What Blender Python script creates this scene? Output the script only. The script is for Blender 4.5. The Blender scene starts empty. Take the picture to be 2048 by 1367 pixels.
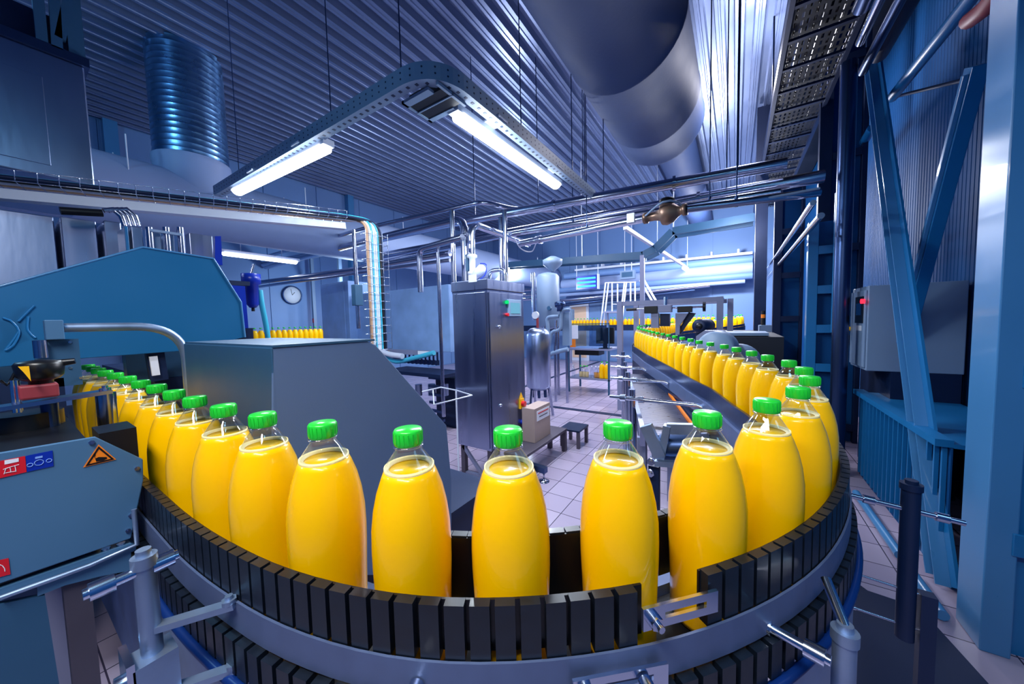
import bpy, bmesh, math, random
from mathutils import Vector, Matrix
random.seed(7)
PI = math.pi
scn = bpy.context.scene
col = scn.collection
V = Vector

# ------------------------------------------------------------------ camera
FPX = 680.0
CAMZ = 1.3
RM = Matrix(((0.8367, -0.0132, 0.5475), (0.5467, 0.0625, -0.8350), (-0.0232, 0.9980, 0.0590)))
yc = V((446, 51, -FPX)).normalized()
zc = V((-274, 11400, FPX)); zc -= zc.dot(yc) * yc; zc.normalize()
xc = yc.cross(zc)
RM = Matrix((xc, yc, zc))            # rows = world axes in camera space
cam = bpy.data.cameras.new('camera'); co = bpy.data.objects.new('camera', cam); col.objects.link(co)
cam.sensor_width = 36; cam.lens = FPX * 36 / 2048; cam.clip_start = 0.02; cam.clip_end = 100
co.matrix_world = Matrix.Translation((0, 0, CAMZ)) @ RM.to_4x4()
scn.camera = co
def ray(px, py): return RM @ V(((px - 1024) / FPX, -(py - 683.5) / FPX, -1))
def PZ(px, py, z): r = ray(px, py); return r * ((z - CAMZ) / r.z) + V((0, 0, CAMZ))      # surveyed point on a level plane
def PY(px, py, y): r = ray(px, py); return r * (y / r.y) + V((0, 0, CAMZ))               # on a cross plane
def PX(px, py, x): r = ray(px, py); return r * (x / r.x) + V((0, 0, CAMZ))               # on a long plane

# ------------------------------------------------------------------ materials
def lin(c):
    c = c / 255
    return c / 12.92 if c <= .04045 else ((c + .055) / 1.055) ** 2.4
def rgb(r, g, b): return (lin(r), lin(g), lin(b), 1)
MATS = {}
def mat(name, c, rough=.5, metal=0, coat=0, noise=0, nscale=8, bump=0, bscale=40, stretch=(1, 1, 1), spec=.5):
    m = bpy.data.materials.new(name); m.use_nodes = True
    nt = m.node_tree; b = nt.nodes['Principled BSDF']
    c = rgb(*c)
    b.inputs['Base Color'].default_value = c; b.inputs['Roughness'].default_value = rough
    b.inputs['Metallic'].default_value = metal; b.inputs['Coat Weight'].default_value = coat
    b.inputs['Coat Roughness'].default_value = .08; b.inputs['Specular IOR Level'].default_value = spec
    if noise or bump:
        tc = nt.nodes.new('ShaderNodeTexCoord'); mp = nt.nodes.new('ShaderNodeMapping'); mp.inputs['Scale'].default_value = stretch
        nt.links.new(tc.outputs['Object'], mp.inputs['Vector'])
    if noise:
        n = nt.nodes.new('ShaderNodeTexNoise'); n.inputs['Scale'].default_value = nscale; n.inputs['Detail'].default_value = 5
        nt.links.new(mp.outputs['Vector'], n.inputs['Vector'])
        mx = nt.nodes.new('ShaderNodeMix'); mx.data_type = 'RGBA'
        mx.inputs['A'].default_value = tuple(max(0, v * (1 - noise)) for v in c[:3]) + (1,)
        mx.inputs['B'].default_value = tuple(min(1, v * (1 + noise)) for v in c[:3]) + (1,)
        nt.links.new(n.outputs['Fac'], mx.inputs['Factor']); nt.links.new(mx.outputs['Result'], b.inputs['Base Color'])
        mr = nt.nodes.new('ShaderNodeMapRange'); mr.inputs['To Min'].default_value = max(.02, rough - .1); mr.inputs['To Max'].default_value = min(1, rough + .12)
        nt.links.new(n.outputs['Fac'], mr.inputs['Value']); nt.links.new(mr.outputs['Result'], b.inputs['Roughness'])
    if bump:
        n2 = nt.nodes.new('ShaderNodeTexNoise'); n2.inputs['Scale'].default_value = bscale
        nt.links.new(mp.outputs['Vector'], n2.inputs['Vector'])
        bp = nt.nodes.new('ShaderNodeBump'); bp.inputs['Strength'].default_value = bump; bp.inputs['Distance'].default_value = .01
        nt.links.new(n2.outputs['Fac'], bp.inputs['Height']); nt.links.new(bp.outputs['Normal'], b.inputs['Normal'])
    MATS[name] = m
    return m
def emis(name, c, s):
    m = bpy.data.materials.new(name); m.use_nodes = True; nt = m.node_tree
    nt.nodes.remove(nt.nodes['Principled BSDF'])
    e = nt.nodes.new('ShaderNodeEmission'); e.inputs['Color'].default_value = rgb(*c); e.inputs['Strength'].default_value = s
    nt.links.new(e.outputs[0], nt.nodes['Material Output'].inputs['Surface']); return m
def clear(name, tint=(240, 246, 250), rough=.04, fac=.12, op=0.0):
    m = bpy.data.materials.new(name); m.use_nodes = True; nt = m.node_tree
    nt.nodes.remove(nt.nodes['Principled BSDF'])
    t = nt.nodes.new('ShaderNodeBsdfTransparent'); t.inputs['Color'].default_value = rgb(*tint)
    g = nt.nodes.new('ShaderNodeBsdfGlossy'); g.inputs['Roughness'].default_value = rough; g.inputs['Color'].default_value = (1, 1, 1, 1)
    lw = nt.nodes.new('ShaderNodeLayerWeight'); lw.inputs['Blend'].default_value = .35
    mr = nt.nodes.new('ShaderNodeMapRange'); mr.inputs['To Min'].default_value = fac; mr.inputs['To Max'].default_value = .5
    mx = nt.nodes.new('ShaderNodeMixShader')
    nt.links.new(lw.outputs['Facing'], mr.inputs['Value']); nt.links.new(mr.outputs['Result'], mx.inputs['Fac'])
    nt.links.new(t.outputs[0], mx.inputs[1]); nt.links.new(g.outputs[0], mx.inputs[2])
    nt.links.new(mx.outputs[0], nt.nodes['Material Output'].inputs['Surface'])
    return m

M_steel = mat('brushed stainless', (150, 165, 195), .3, 1, noise=.25, nscale=3, stretch=(1, 1, .3), bump=.05, bscale=30)
M_steelV = mat('vertical brushed stainless', (150, 160, 190), .30, 1, noise=.07, nscale=22, stretch=(1, 1, .04))
M_pipe = mat('polished pipe', (175, 182, 205), .2, 1)
M_pipedark = mat('dark steel pipe', (60, 80, 120), .3, .9)
M_chrome = mat('bright zinc', (205, 215, 235), .18, 1)
M_galv = mat('galvanized sheet', (150, 170, 200), .42, .85, noise=.3, nscale=14)
M_spiral = mat('spiral duct steel', (120, 165, 205), .28, .95, noise=.35, nscale=5, bump=.15, bscale=12)
M_duct = mat('dusty duct steel', (44, 68, 114), .7, 0, noise=.15, nscale=3, bump=.05)
M_whiteduct = mat('white insulated duct', (150, 172, 212), .55, 0, noise=.06, nscale=4)
M_deck = mat('corrugated deck', (108, 124, 160), .32, .5, noise=.1, nscale=3)
M_wall = mat('wall panel', (105, 140, 190), .5, 0, noise=.06, nscale=2)
M_wallblue = mat('blue wall sheet', (10, 70, 124), .6, 0, noise=.12, nscale=3, stretch=(1, 1, .3), spec=.15)
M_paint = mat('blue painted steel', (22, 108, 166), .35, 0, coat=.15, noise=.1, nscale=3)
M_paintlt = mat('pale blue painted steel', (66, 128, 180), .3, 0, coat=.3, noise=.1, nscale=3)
M_hood = mat('blue grey hood sheet', (14, 98, 148), .42, .15, noise=.08, nscale=4)
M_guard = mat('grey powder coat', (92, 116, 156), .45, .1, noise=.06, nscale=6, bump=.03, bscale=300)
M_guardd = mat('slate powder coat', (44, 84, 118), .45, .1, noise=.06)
M_box = mat('grey control box', (70, 112, 150), .45, .15, noise=.12, nscale=5)
M_black = mat('black plastic', (9, 10, 16), .35)
M_rubber = mat('black rail rubber', (11, 20, 32), .38, 0, coat=.1, noise=.6, nscale=60)
M_navy = mat('dark navy steel', (14, 34, 70), .45, .3, noise=.2)
M_dark = mat('dark cavity steel', (10, 18, 34), .6)
M_gstrip = mat('grey conveyor profile', (98, 114, 152), .42, .5, noise=.2, nscale=25)
M_blue = mat('blue plastic', (12, 44, 160), .3)
M_bluetube = mat('dark blue tube', (10, 42, 105), .3)
M_tan = mat('tan cable', (190, 150, 120), .4)
M_tank = mat('mottled stainless', (135, 172, 222), .42, .3, noise=.25, nscale=5)
M_cyan = mat('cyan hose', (60, 175, 205), .35)
M_white = mat('white plastic', (215, 222, 238), .4)
M_lbox = mat('light grey enclosure', (118, 142, 172), .45)
M_alu = mat('grey painted frame', (130, 136, 166), .45, .2)
M_red = mat('red plastic', (205, 25, 40), .35)
M_redblk = mat('dull red block', (140, 48, 58), .5, noise=.15)
M_yellow = mat('yellow plastic', (255, 190, 10), .4)
M_orange = mat('orange strip', (240, 130, 25), .4)
M_green = mat('green lamp lens', (20, 210, 110), .3)
M_brass = mat('bronze valve body', (140, 112, 96), .4, .7, noise=.25, nscale=10)
M_card = mat('cardboard', (165, 145, 140), .8, noise=.06, nscale=20)
M_paper = mat('white paper', (225, 228, 238), .7)
M_wood = mat('beige board', (235, 200, 170), .6)
M_belt = mat('steel belt slats', (90, 95, 120), .3, .8, noise=.3, nscale=30)
M_beltd = mat('black chain', (16, 18, 24), .4)
M_tread = mat('bench top steel', (84, 78, 92), .5, .4, noise=.3)
M_cap = mat('green screw cap', (36, 205, 52), .3, coat=.2)
M_foam = mat('juice foam', (255, 226, 150), .5)
M_clear = clear('clear bottle plastic', (236, 242, 248), .05, .03)
M_acryl = clear('clear acrylic', (205, 225, 240), .05, .04)
M_lamp = emis('lamp diffuser', (235, 244, 255), 14)
M_lampfar = emis('far lamp diffuser', (225, 232, 255), 7)
M_uv = emis('blue tube light', (70, 185, 255), 2.5)
M_redled = emis('red indicator', (255, 30, 50), 4)
M_screen = emis('control screen', (120, 190, 225), .9)
M_screend = emis('dark screen', (20, 60, 120), .35)
# juice: saturated opaque body with a glossy coat
mj = bpy.data.materials.new('orange juice'); mj.use_nodes = True
b = mj.node_tree.nodes['Principled BSDF']
b.inputs['Base Color'].default_value = (1.0, .53, .0, 1); b.inputs['Roughness'].default_value = .3; b.inputs['Specular IOR Level'].default_value = .12
b.inputs['Coat Weight'].default_value = .6; b.inputs['Coat Roughness'].default_value = .05; b.inputs['Coat IOR'].default_value = 1.35
M_juice = mj
# floor tiles
mf = bpy.data.materials.new('floor tile'); mf.use_nodes = True; nt = mf.node_tree; b = nt.nodes['Principled BSDF']
tc = nt.nodes.new('ShaderNodeTexCoord'); mp = nt.nodes.new('ShaderNodeMapping'); mp.inputs['Location'].default_value = (-.002, -.116, 0)
br = nt.nodes.new('ShaderNodeTexBrick'); br.offset = 0; br.inputs['Scale'].default_value = 1
br.inputs['Brick Width'].default_value = .208; br.inputs['Row Height'].default_value = .208; br.inputs['Mortar Size'].default_value = .0028
br.inputs['Color1'].default_value = rgb(172, 160, 182); br.inputs['Color2'].default_value = rgb(158, 146, 170); br.inputs['Mortar'].default_value = rgb(60, 52, 70)
nt.links.new(tc.outputs['Object'], mp.inputs[0]); nt.links.new(mp.outputs[0], br.inputs['Vector'])
ns = nt.nodes.new('ShaderNodeTexNoise'); ns.inputs['Scale'].default_value = 6; nt.links.new(tc.outputs['Object'], ns.inputs['Vector'])
mr = nt.nodes.new('ShaderNodeMapRange'); mr.inputs['To Min'].default_value = .12; mr.inputs['To Max'].default_value = .32
nt.links.new(ns.outputs['Fac'], mr.inputs['Value']); nt.links.new(mr.outputs['Result'], b.inputs['Roughness'])
nt.links.new(br.outputs['Color'], b.inputs['Base Color'])
bp = nt.nodes.new('ShaderNodeBump'); bp.inputs['Strength'].default_value = .3; bp.inputs['Distance'].default_value = .002; bp.invert = True
nt.links.new(br.outputs['Fac'], bp.inputs['Height']); nt.links.new(bp.outputs[0], b.inputs['Normal'])
M_floor = mf

# ------------------------------------------------------------------ geometry helpers
def tag(o, label=None, cat=None, group=None, kind=None):
    if label: o['label'] = label
    if cat: o['category'] = cat
    if group: o['group'] = group
    if kind: o['kind'] = kind
    return o
class MB:
    def __init__(s): s.v = []; s.f = []; s.sm = []
    def _a(s, vs, fs, sm=False):
        k = len(s.v); s.v += [V(p) for p in vs]; s.f += [tuple(i + k for i in f) for f in fs]; s.sm += [sm] * len(fs)
    def box(s, a, b, rz=0, piv=None):
        x0, x1 = sorted((a[0], b[0])); y0, y1 = sorted((a[1], b[1])); z0, z1 = sorted((a[2], b[2]))
        vs = [V((x, y, z)) for z in (z0, z1) for x, y in ((x0, y0), (x1, y0), (x1, y1), (x0, y1))]
        if rz:
            c = V(piv) if piv else V(((x0 + x1) / 2, (y0 + y1) / 2, 0)); m = Matrix.Rotation(rz, 3, 'Z')
            vs = [m @ (p - c) + c for p in vs]
        s._a(vs, [(0, 3, 2, 1), (4, 5, 6, 7), (0, 1, 5, 4), (1, 2, 6, 5), (2, 3, 7, 6), (3, 0, 4, 7)]); return s
    def bar(s, p, q, w, h, up=(0, 0, 1)):
        p, q = V(p), V(q); d = (q - p).normalized(); u = V(up)
        if abs(d.dot(u)) > .98: u = V((0, 1, 0))
        a = d.cross(u).normalized() * w / 2; c = a.cross(d).normalized() * h / 2
        vs = [e + i * a + j * c for e in (p, q) for i, j in ((-1, -1), (1, -1), (1, 1), (-1, 1))]
        s._a(vs, [(0, 3, 2, 1), (4, 5, 6, 7), (0, 1, 5, 4), (1, 2, 6, 5), (2, 3, 7, 6), (3, 0, 4, 7)]); return s
    def tube(s, pts, r, n=12, cap=True):
        pts = [V(p) for p in pts]; m = len(pts); rr = r if isinstance(r, (list, tuple)) else [r] * m
        d0 = (pts[1] - pts[0]).normalized(); u = d0.orthogonal().normalized(); rings = []
        for i in range(m):
            a = pts[max(i - 1, 0)]; b = pts[min(i + 1, m - 1)]; d = (b - a).normalized()
            u = (u - u.dot(d) * d)
            u = u.normalized() if u.length > 1e-6 else d.orthogonal().normalized()
            w = d.cross(u); rings.append([pts[i] + rr[i] * (math.cos(2 * PI * k / n) * u + math.sin(2 * PI * k / n) * w) for k in range(n)])
        vs = [p for R in rings for p in R]
        fs = [(i * n + k, i * n + (k + 1) % n, (i + 1) * n + (k + 1) % n, (i + 1) * n + k) for i in range(m - 1) for k in range(n)]
        s._a(vs, fs, True)
        if cap: s._a(rings[0], [tuple(range(n))[::-1]]); s._a(rings[-1], [tuple(range(n))])
        return s
    def cyl(s, p, q, r, n=16): return s.tube([p, q], r, n)
    def lathe(s, prof, c=(0, 0, 0), n=24, axis=None, smooth=True):
        c = V(c); rot = V((0, 0, 1)).rotation_difference(V(axis)).to_matrix() if axis else Matrix.Identity(3)
        vs = [c + rot @ V((r * math.cos(2 * PI * k / n), r * math.sin(2 * PI * k / n), z)) for r, z in prof for k in range(n)]
        m = len(prof)
        fs = [(i * n + k, i * n + (k + 1) % n, (i + 1) * n + (k + 1) % n, (i + 1) * n + k) for i in range(m - 1) for k in range(n)]
        s._a(vs, fs, smooth)
        return s
    def prism(s, poly, t):
        t = V(t); n = len(poly); a = [V(p) for p in poly]; b_ = [p + t for p in a]
        s._a(a + b_, [tuple(range(n))[::-1], tuple(range(n, 2 * n))] + [(i, (i + 1) % n, n + (i + 1) % n, n + i) for i in range(n)]); return s
    def ribbon(s, path, prof, closed=False):
        # sweep a 2D profile (side offset, z) along a level path; prof is a closed loop
        n = len(prof); vs = []; m = len(path)
        for i, p in enumerate(path):
            a = path[max(i - 1, 0)]; b_ = path[min(i + 1, m - 1)]; d = V((b_[0] - a[0], b_[1] - a[1], 0)).normalized(); nr = V((d.y, -d.x, 0))
            z = p[2] if len(p) > 2 else 0
            vs += [V((p[0], p[1], z)) + nr * o + V((0, 0, h)) for o, h in prof]
        fs = [(i * n + k, i * n + (k + 1) % n, (i + 1) * n + (k + 1) % n, (i + 1) * n + k) for i in range(m - 1) for k in range(n)]
        fs += [tuple(range(n))[::-1], tuple(range((m - 1) * n, m * n))]
        s._a(vs, fs); return s
    def build(s, name, m, parent=None, bevel=0):
        if parent is None:
            xs = [p.x for p in s.v]; ys = [p.y for p in s.v]; zs = [p.z for p in s.v]
            org = V(((min(xs) + max(xs)) / 2, (min(ys) + max(ys)) / 2, min(zs)))
        else:
            q = parent
            org = V(q['_org'])
        me = bpy.data.meshes.new(name); me.from_pydata([tuple(p - org) for p in s.v], [], s.f)
        for i, p in enumerate(me.polygons): p.use_smooth = s.sm[i]
        bm = bmesh.new(); bm.from_mesh(me); bmesh.ops.recalc_face_normals(bm, faces=bm.faces); bm.to_mesh(me); bm.free()
        me.materials.append(m); o = bpy.data.objects.new(name, me); col.objects.link(o)
        if parent is None: o.location = org; 
        else: o.parent = parent
        o['_org'] = tuple(org)
        if bevel:
            bv = o.modifiers.new('b', 'BEVEL'); bv.width = bevel; bv.segments = 2; bv.limit_method = 'ANGLE'
        return o
def thing(name, label, cat, loc, group=None):
    o = bpy.data.objects.new(name, None); col.objects.link(o); o.location = V(loc); o['_org'] = tuple(V(loc))
    return tag(o, label, cat, group)
def fil(pts, r, k=6):
    pts = [V(p) for p in pts]; out = [pts[0]]
    for i in range(1, len(pts) - 1):
        a, b_, c = pts[i - 1], pts[i], pts[i + 1]; u = (a - b_); w = (c - b_); rr = min(r, u.length * .49, w.length * .49)
        p = b_ + u.normalized() * rr; q = b_ + w.normalized() * rr
        for j in range(k + 1):
            t = j / k; out.append((1 - t) ** 2 * p + 2 * t * (1 - t) * b_ + t * t * q)
    out.append(pts[-1]); return out
def solo(mb, name, m, label, cat, group=None, bevel=0): return tag(mb.build(name, m, None, bevel), label, cat, group)
def struct(mb, name, m): o = mb.build(name, m); o['kind'] = 'structure'; return o
def copy_tree(o, parent=None, loc=None, label=None, group=None):
    c = o.copy(); col.objects.link(c); c.parent = parent
    if loc is not None: c.location = loc
    if label: c['label'] = label
    if group: c['group'] = group
    for ch in list(o.children): copy_tree(ch, c)
    return c
def catmull(P, step):
    P = [V(p) for p in P]; out = []
    for i in range(len(P) - 1):
        p0 = P[max(i - 1, 0)]; p1 = P[i]; p2 = P[i + 1]; p3 = P[min(i + 2, len(P) - 1)]
        n = max(1, int((p2 - p1).length / step))
        for j in range(n):
            t = j / n
            out.append(.5 * ((2 * p1) + (p2 - p0) * t + (2 * p0 - 5 * p1 + 4 * p2 - p3) * t * t + (3 * p1 - p0 - 3 * p2 + p3) * t ** 3))
    out.append(P[-1]); return out
def bolt(mb, p, ax, r=.006, h=.006):
    p = V(p); ax = V(ax).normalized(); mb.tube([p, p + ax * h], r, 6); mb.tube([p, p + ax * (h * 1.8)], r * .5, 8)

CEIL = 4.3
# ------------------------------------------------------------------ shell of the hall
struct(MB().box((-7.7, -2.2, -.05), (1.6, 10.6, 0)), 'floor', M_floor)
struct(MB().box((-2.75, 4.53, -.001), (-.2, 4.62, .006)), 'trim_1', M_navy)
struct(MB().box((-3.55, 4.8, -.001), (-3.46, 10.3, .006)), 'trim_2', M_navy)
mb = MB(); pr = []; x = -7.7
while x < .42:
    pr += [(x, .03), (x + .014, -.06), (x + .040, -.06), (x + .046, -.050), (x + .060, -.050), (x + .066, -.06), (x + .092, -.06), (x + .106, .03), (x + .165, .03)]; x += .17
n = len(pr); vs = [(a, y, CEIL + .055 + z) for y in (-2.2, 10.5) for a, z in pr]
mb._a(vs, [(i, i + 1, n + i + 1, n + i) for i in range(n - 1)])
mb.box((-7.7, -2.2, CEIL + .07), (1.6, 10.6, CEIL + .12))
struct(mb, 'ceiling', M_deck)
# left wall with flat panels and seams
mb = MB(); mb.box((-7.75, -2.2, 0), (-7.6, 10.6, CEIL + .06))
y = -2
while y < 10.4:
    mb.box((-7.6, y + .01, .02), (-7.585, y + .985, 3.3)); mb.box((-7.6, y + .01, 3.315), (-7.585, y + .985, CEIL)); y += 1.0
struct(mb, 'wall_left', M_wall)
mb = MB(); mb.box((-7.75, 10.4, 0), (1.6, 10.55, CEIL + .06)); x = -7.5
while x < 1.2:
    mb.box((x + .012, 10.385, .02), (x + .99, 10.4, 2.9)); mb.box((x + .012, 10.385, 2.915), (x + .99, 10.4, CEIL)); x += 1.0
struct(mb, 'wall_far', M_wall)
struct(MB().box((-7.7, -2.3, 0), (1.6, -2.2, CEIL + .06)), 'wall_back', M_wallblue)
# right wall: vertical trapezoid sheet
mb = MB(); pr = []; y = -2.2
while y < 10.5:
    pr += [(1.32, y), (1.32, y + .028), (1.317, y + .032), (1.317, y + .046)]; y += .05
n = len(pr); mb._a([(a, b_, z) for z in (0, CEIL + .06) for a, b_ in pr], [(i, i + 1, n + i + 1, n + i) for i in range(n - 1)])
mb.box((1.34, -2.2, 0), (1.5, 10.5, CEIL + .06))
struct(mb, 'wall_right', M_wallblue)
for i, (yy, ll) in enumerate([(PX(207, 280, -7.5).y, 'a'), (PX(693, 390, -7.5).y, 'b')]):
    struct(MB().box((-7.585, yy, 0), (-7.45, yy + .14, CEIL)), 'trim_%d' % (3 + i), M_paintlt)
struct(MB().box((.42, -2.2, CEIL - .42), (.52, 10.4, CEIL + .05)), 'trim_5', M_navy)     # edge beam where the deck stops
struct(MB().box((.52, -2.2, CEIL - .02), (1.3, 10.4, CEIL + .03)), 'trim_6', M_dark)

# ------------------------------------------------------------------ bottle
BH = .30
BZ = 1.168 - BH        # belt level under the bottles
def lvl(prof, z):
    for (r0, z0), (r1, z1) in zip(prof, prof[1:]):
        if z0 <= z <= z1: return r0 + (r1 - r0) * (z - z0) / (z1 - z0 + 1e-9)
bprof = [(0, 0), (.034, 0), (.044, .004), (.0465, .012), (.0465, .05), (.0478, .09), (.0492, .125), (.0495, .150), (.0488, .175), (.0458, .200), (.0410, .222), (.0345, .241), (.0275, .257), (.0205, .268), (.0165, .274), (.0148, .278), (.0148, .283)]
LEVEL = .249
def make_bottle(n=28):
    root = thing('juice_bottle', 'x', 'bottle', (0, 0, 0))
    low = [(r, z) for r, z in bprof if z < LEVEL]; rl = lvl(bprof, LEVEL)
    MB().lathe(low + [(rl, LEVEL), (0, LEVEL)], n=n).build('juice_body', M_juice, root)
    f = MB(); f.lathe([(rl * .80, LEVEL + .0002), (rl * .82, LEVEL + .002), (rl * .95, LEVEL + .002), (rl * 1.0, LEVEL + .004), (rl * 1.006, LEVEL), (rl * 1.004, LEVEL - .003), (rl * .9, LEVEL - .004)], n=n); f.build('foam', M_foam, root)
    up = [(rl + .0004, LEVEL + .001)] + [(r, z) for r, z in bprof if z > LEVEL]
    s = MB().lathe(up, n=n); s.lathe([(.0148, .2775), (.0185, .2775), (.0185, .2795), (.0148, .2795)], n=n); s.build('clear_shoulder', M_clear, root)
    c = MB(); pts = 40
    prof = [(.0172, .2800), (.0178, .281), (.0178, .2975), (.0166, .2995), (.0, .300)]
    c.lathe(prof, n=pts)
    for k in range(0, pts, 2):
        a = 2 * PI * k / pts; d = V((math.cos(a), math.sin(a), 0)); c.bar(d * .0180 + V((0, 0, .283)), d * .0180 + V((0, 0, .2965)), .0012, .0008, up=d)
    cp = c.build('cap', M_cap, root)
    return root
proto = make_bottle()
mark = [False]
def put_bottle(p, label, group, rz=0):
    if not mark[0]:
        o = proto; o.location = p; o['label'] = label; o['group'] = group; mark[0] = True
    else: o = copy_tree(proto, None, p, label, group)
    o.rotation_euler = (0, 0, rz)
    return o
# path of the bottle line (centre of the belt); z is rise above the near level
pa = [(-3.3, .205), (-2.4, .205), (-1.798, .203), (-1.49, .208), (-1.183, .21), (-.89, .211), (-.746, .213), (-.613, .222), (-.476, .242), (-.347, .282), (-.235, .344), (-.125, .435), (-.031, .545), (.044, .67), (.099, .81), (.135, .96), (.147, 1.12), (.133, 1.28), (.1, 1.43), (.055, 1.577), (.007, 1.75), (-.041, 1.912), (-.107, 2.069), (-.171, 2.227), (-.23, 2.386), (-.361, 2.70), (-.494, 3.013), (-.629, 3.325), (-.75, 3.644), (-.872, 3.961), (-.934, 4.12)]
pa = [(x, y, .028 * max(0, min(1, (y - 2.3) / 1.8))) for x, y in pa]
def far(px, py, y):
    q = PY(px, py, y); return (q.x, q.y, q.z - 1.16)
pb = [far(1277, 653.8, 4.45), far(1283, 651.5, 4.8), far(1305, 648.6, 5.3), far(1334, 645, 6.2), far(1352, 642.8, 6.8), far(1400, 638.5, 7.6), far(1444, 635, 8.3), (.12, 8.9, .17), (-.15, 9.35, .18), (-.6, 9.6, .18), (-1.2, 9.66, .185), (-7.0, 9.66, .185)]
PATH = catmull(pa + pb, .03)
def along(path, s0, step, n=None):
    out = []; acc = 0; nxt = s0
    for a, b_ in zip(path, path[1:]):
        L = (b_ - a).length
        while acc + L >= nxt:
            t = (nxt - acc) / L; out.append(a.lerp(b_, t)); nxt += step
            if n and len(out) >= n: return out
        acc += L
    return out
def pathlen(path): return sum((b_ - a).length for a, b_ in zip(path, path[1:]))
caps = [(-2.20, .205), (-2.07, .204), (-1.94, .203), (-1.798, .203), (-1.658, .207), (-1.49, .209), (-1.328, .209), (-1.183, .212), (-1.032, .211), (-.892, .211), (-.746, .213), (-.613, .222), (-.476, .242), (-.347, .282), (-.235, .344), (-.125, .435), (-.031, .54), (.044, .667), (.099, .807), (.137, .961), (.148, 1.12), (.135, 1.281), (.094, 1.432), (.055, 1.585), (.007, 1.75), (-.041, 1.912)]
where = ['hidden deepest under the blue hood at the left', 'second under the blue hood opening at the left', 'half shadowed just under the edge of the blue hood', 'first clear of the hood at the far left', 'second clear of the hood, behind the steel post', 'just past the short steel post at the left', 'between the steel post and the black rail end', 'above the black start of the finger rail', 'in front of the curved grey tube', 'in front of the left edge of the slate guard', 'in front of the dark opening of the guard', 'at the left edge of the grey guard plate', 'in front of the grey guard plate, left of its middle', 'before the slanted edge of the grey guard plate', 'in front of the stainless cabinet foot', 'nearest right of the open tiled floor', 'left of the overlapping pair on the right bend', 'nearer of the overlapping pair, right bend', 'on the right bend just left of the outermost', 'outermost at the right end of the bend', 'directly behind the outermost bottle of the right bend', 'first of the receding row beyond the right bend', 'second of the receding row beyond the right bend', 'third of the receding row beyond the right bend', 'fourth of the receding row beyond the right bend', 'fifth of the receding row beyond the right bend']
NB = 0
for i, (x, y) in enumerate(caps):
    put_bottle((x, y, BZ), 'green capped orange juice bottle ' + where[i], 'juice bottles on the curved conveyor', random.random() * 6); NB += 1
# the receding row
start = min(range(len(PATH)), key=lambda i: (PATH[i] - V((-.107, 2.069, 0))).length + (0 if PATH[i].y > 1.95 else 9))
rest = PATH[start:]
for i, p in enumerate(along(rest, 0.001, .17)):
    if p.x < -.2 and p.y > 9.3: break
    ordn = ['sixth', 'seventh', 'eighth', 'ninth', 'tenth', 'eleventh', 'twelfth', 'thirteenth']
    if i < len(ordn): lab = 'green capped orange juice bottle, %s of the receding row beyond the right bend' % ordn[i]
    elif p.y < 4.2: lab = 'orange juice bottle with green cap in the receding row beside the dark steel side plate'
    elif p.y < 7.4: lab = 'small distant juice bottle on the conveyor bending away behind the grey gantry frame'
    else: lab = 'tiny distant juice bottle on the far conveyor loop right of the gantry motor'
    g = 'juice bottles on the curved conveyor' if i < len(ordn) else 'receding juice bottles' if p.y < 4.2 else ('distant juice bottles behind the gantry' if p.y < 7.4 else 'juice bottles on the far loop')
    put_bottle((p.x, p.y, BZ + p.z), lab, g, random.random() * 6); NB += 1
k = 0
while k < 42:
    put_bottle((-.45 - .1 * k, 9.66, BZ + .185), 'tiny juice bottle in the yellow row along the far wall', 'juice bottles along the far wall'); k += 1; NB += 1
for k in range(17):
    put_bottle((-6.9, 2.28 + .092 * k, 1.0), 'small juice bottle in the packed row below the wall clock', 'juice bottles below the wall clock'); NB += 1

# ------------------------------------------------------------------ main conveyor
def offs(path, o):
    out = []; m = len(path)
    for i, p in enumerate(path):
        a = path[max(i - 1, 0)]; b_ = path[min(i + 1, m - 1)]; d = V((b_.x - a.x, b_.y - a.y, 0)).normalized(); out.append(V((p.x, p.y, p.z)) + V((d.y, -d.x, 0)) * o)
    return out
def seg(path, c): return [p for p in path if c(p)]
iA = next(i for i, p in enumerate(PATH) if p.x > -1.16)
iTop = min(range(len(PATH)), key=lambda i: (PATH[i] - V((.147, 1.12, 0))).length)
iFar = min(range(len(PATH)), key=lambda i: (PATH[i] - V((-.934, 4.12, .028))).length)
cv = thing('curved_conveyor', 'black and silver bottle conveyor curving round the foreground and off to the back', 'conveyor', (-.3, .5, 0))
beltp = PATH[:]
MB().ribbon(beltp, [(-.048, BZ - .012), (.048, BZ - .012), (.048, BZ), (-.048, BZ)]).build('belt', M_beltd, cv)
# lower chain blocks (return side) and frame profile
def blocks(path, o0, o1, z0, z1, pitch, gap, mbx, lip=0):
    L = pathlen(path); n = int(L / pitch); A = along(path, 0.0001, pitch, n + 1)
    for a, b_ in zip(A, A[1:]):
        d = V((b_.x - a.x, b_.y - a.y, 0)); dl = d.length; d.normalize(); nr = V((d.y, -d.x, 0))
        p = a + d * gap / 2; q = b_ - d * gap / 2; q.z = p.z
        vs = [e + nr * o + V((0, 0, z)) for z in (z0, z1) for e, o in ((p, o0), (q, o0), (q, o1), (p, o1))]
        mbx._a(vs, [(0, 3, 2, 1), (4, 5, 6, 7), (0, 1, 5, 4), (1, 2, 6, 5), (2, 3, 7, 6), (3, 0, 4, 7)])
front = PATH[iA - 14:iTop + 30]
fr = MB(); fr.ribbon(front, [(.066, .890), (.071, .890), (.071, .932), (.068, .932), (.068, .90), (.066, .90)]); fr.build('side_profile', M_gstrip, cv)
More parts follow.
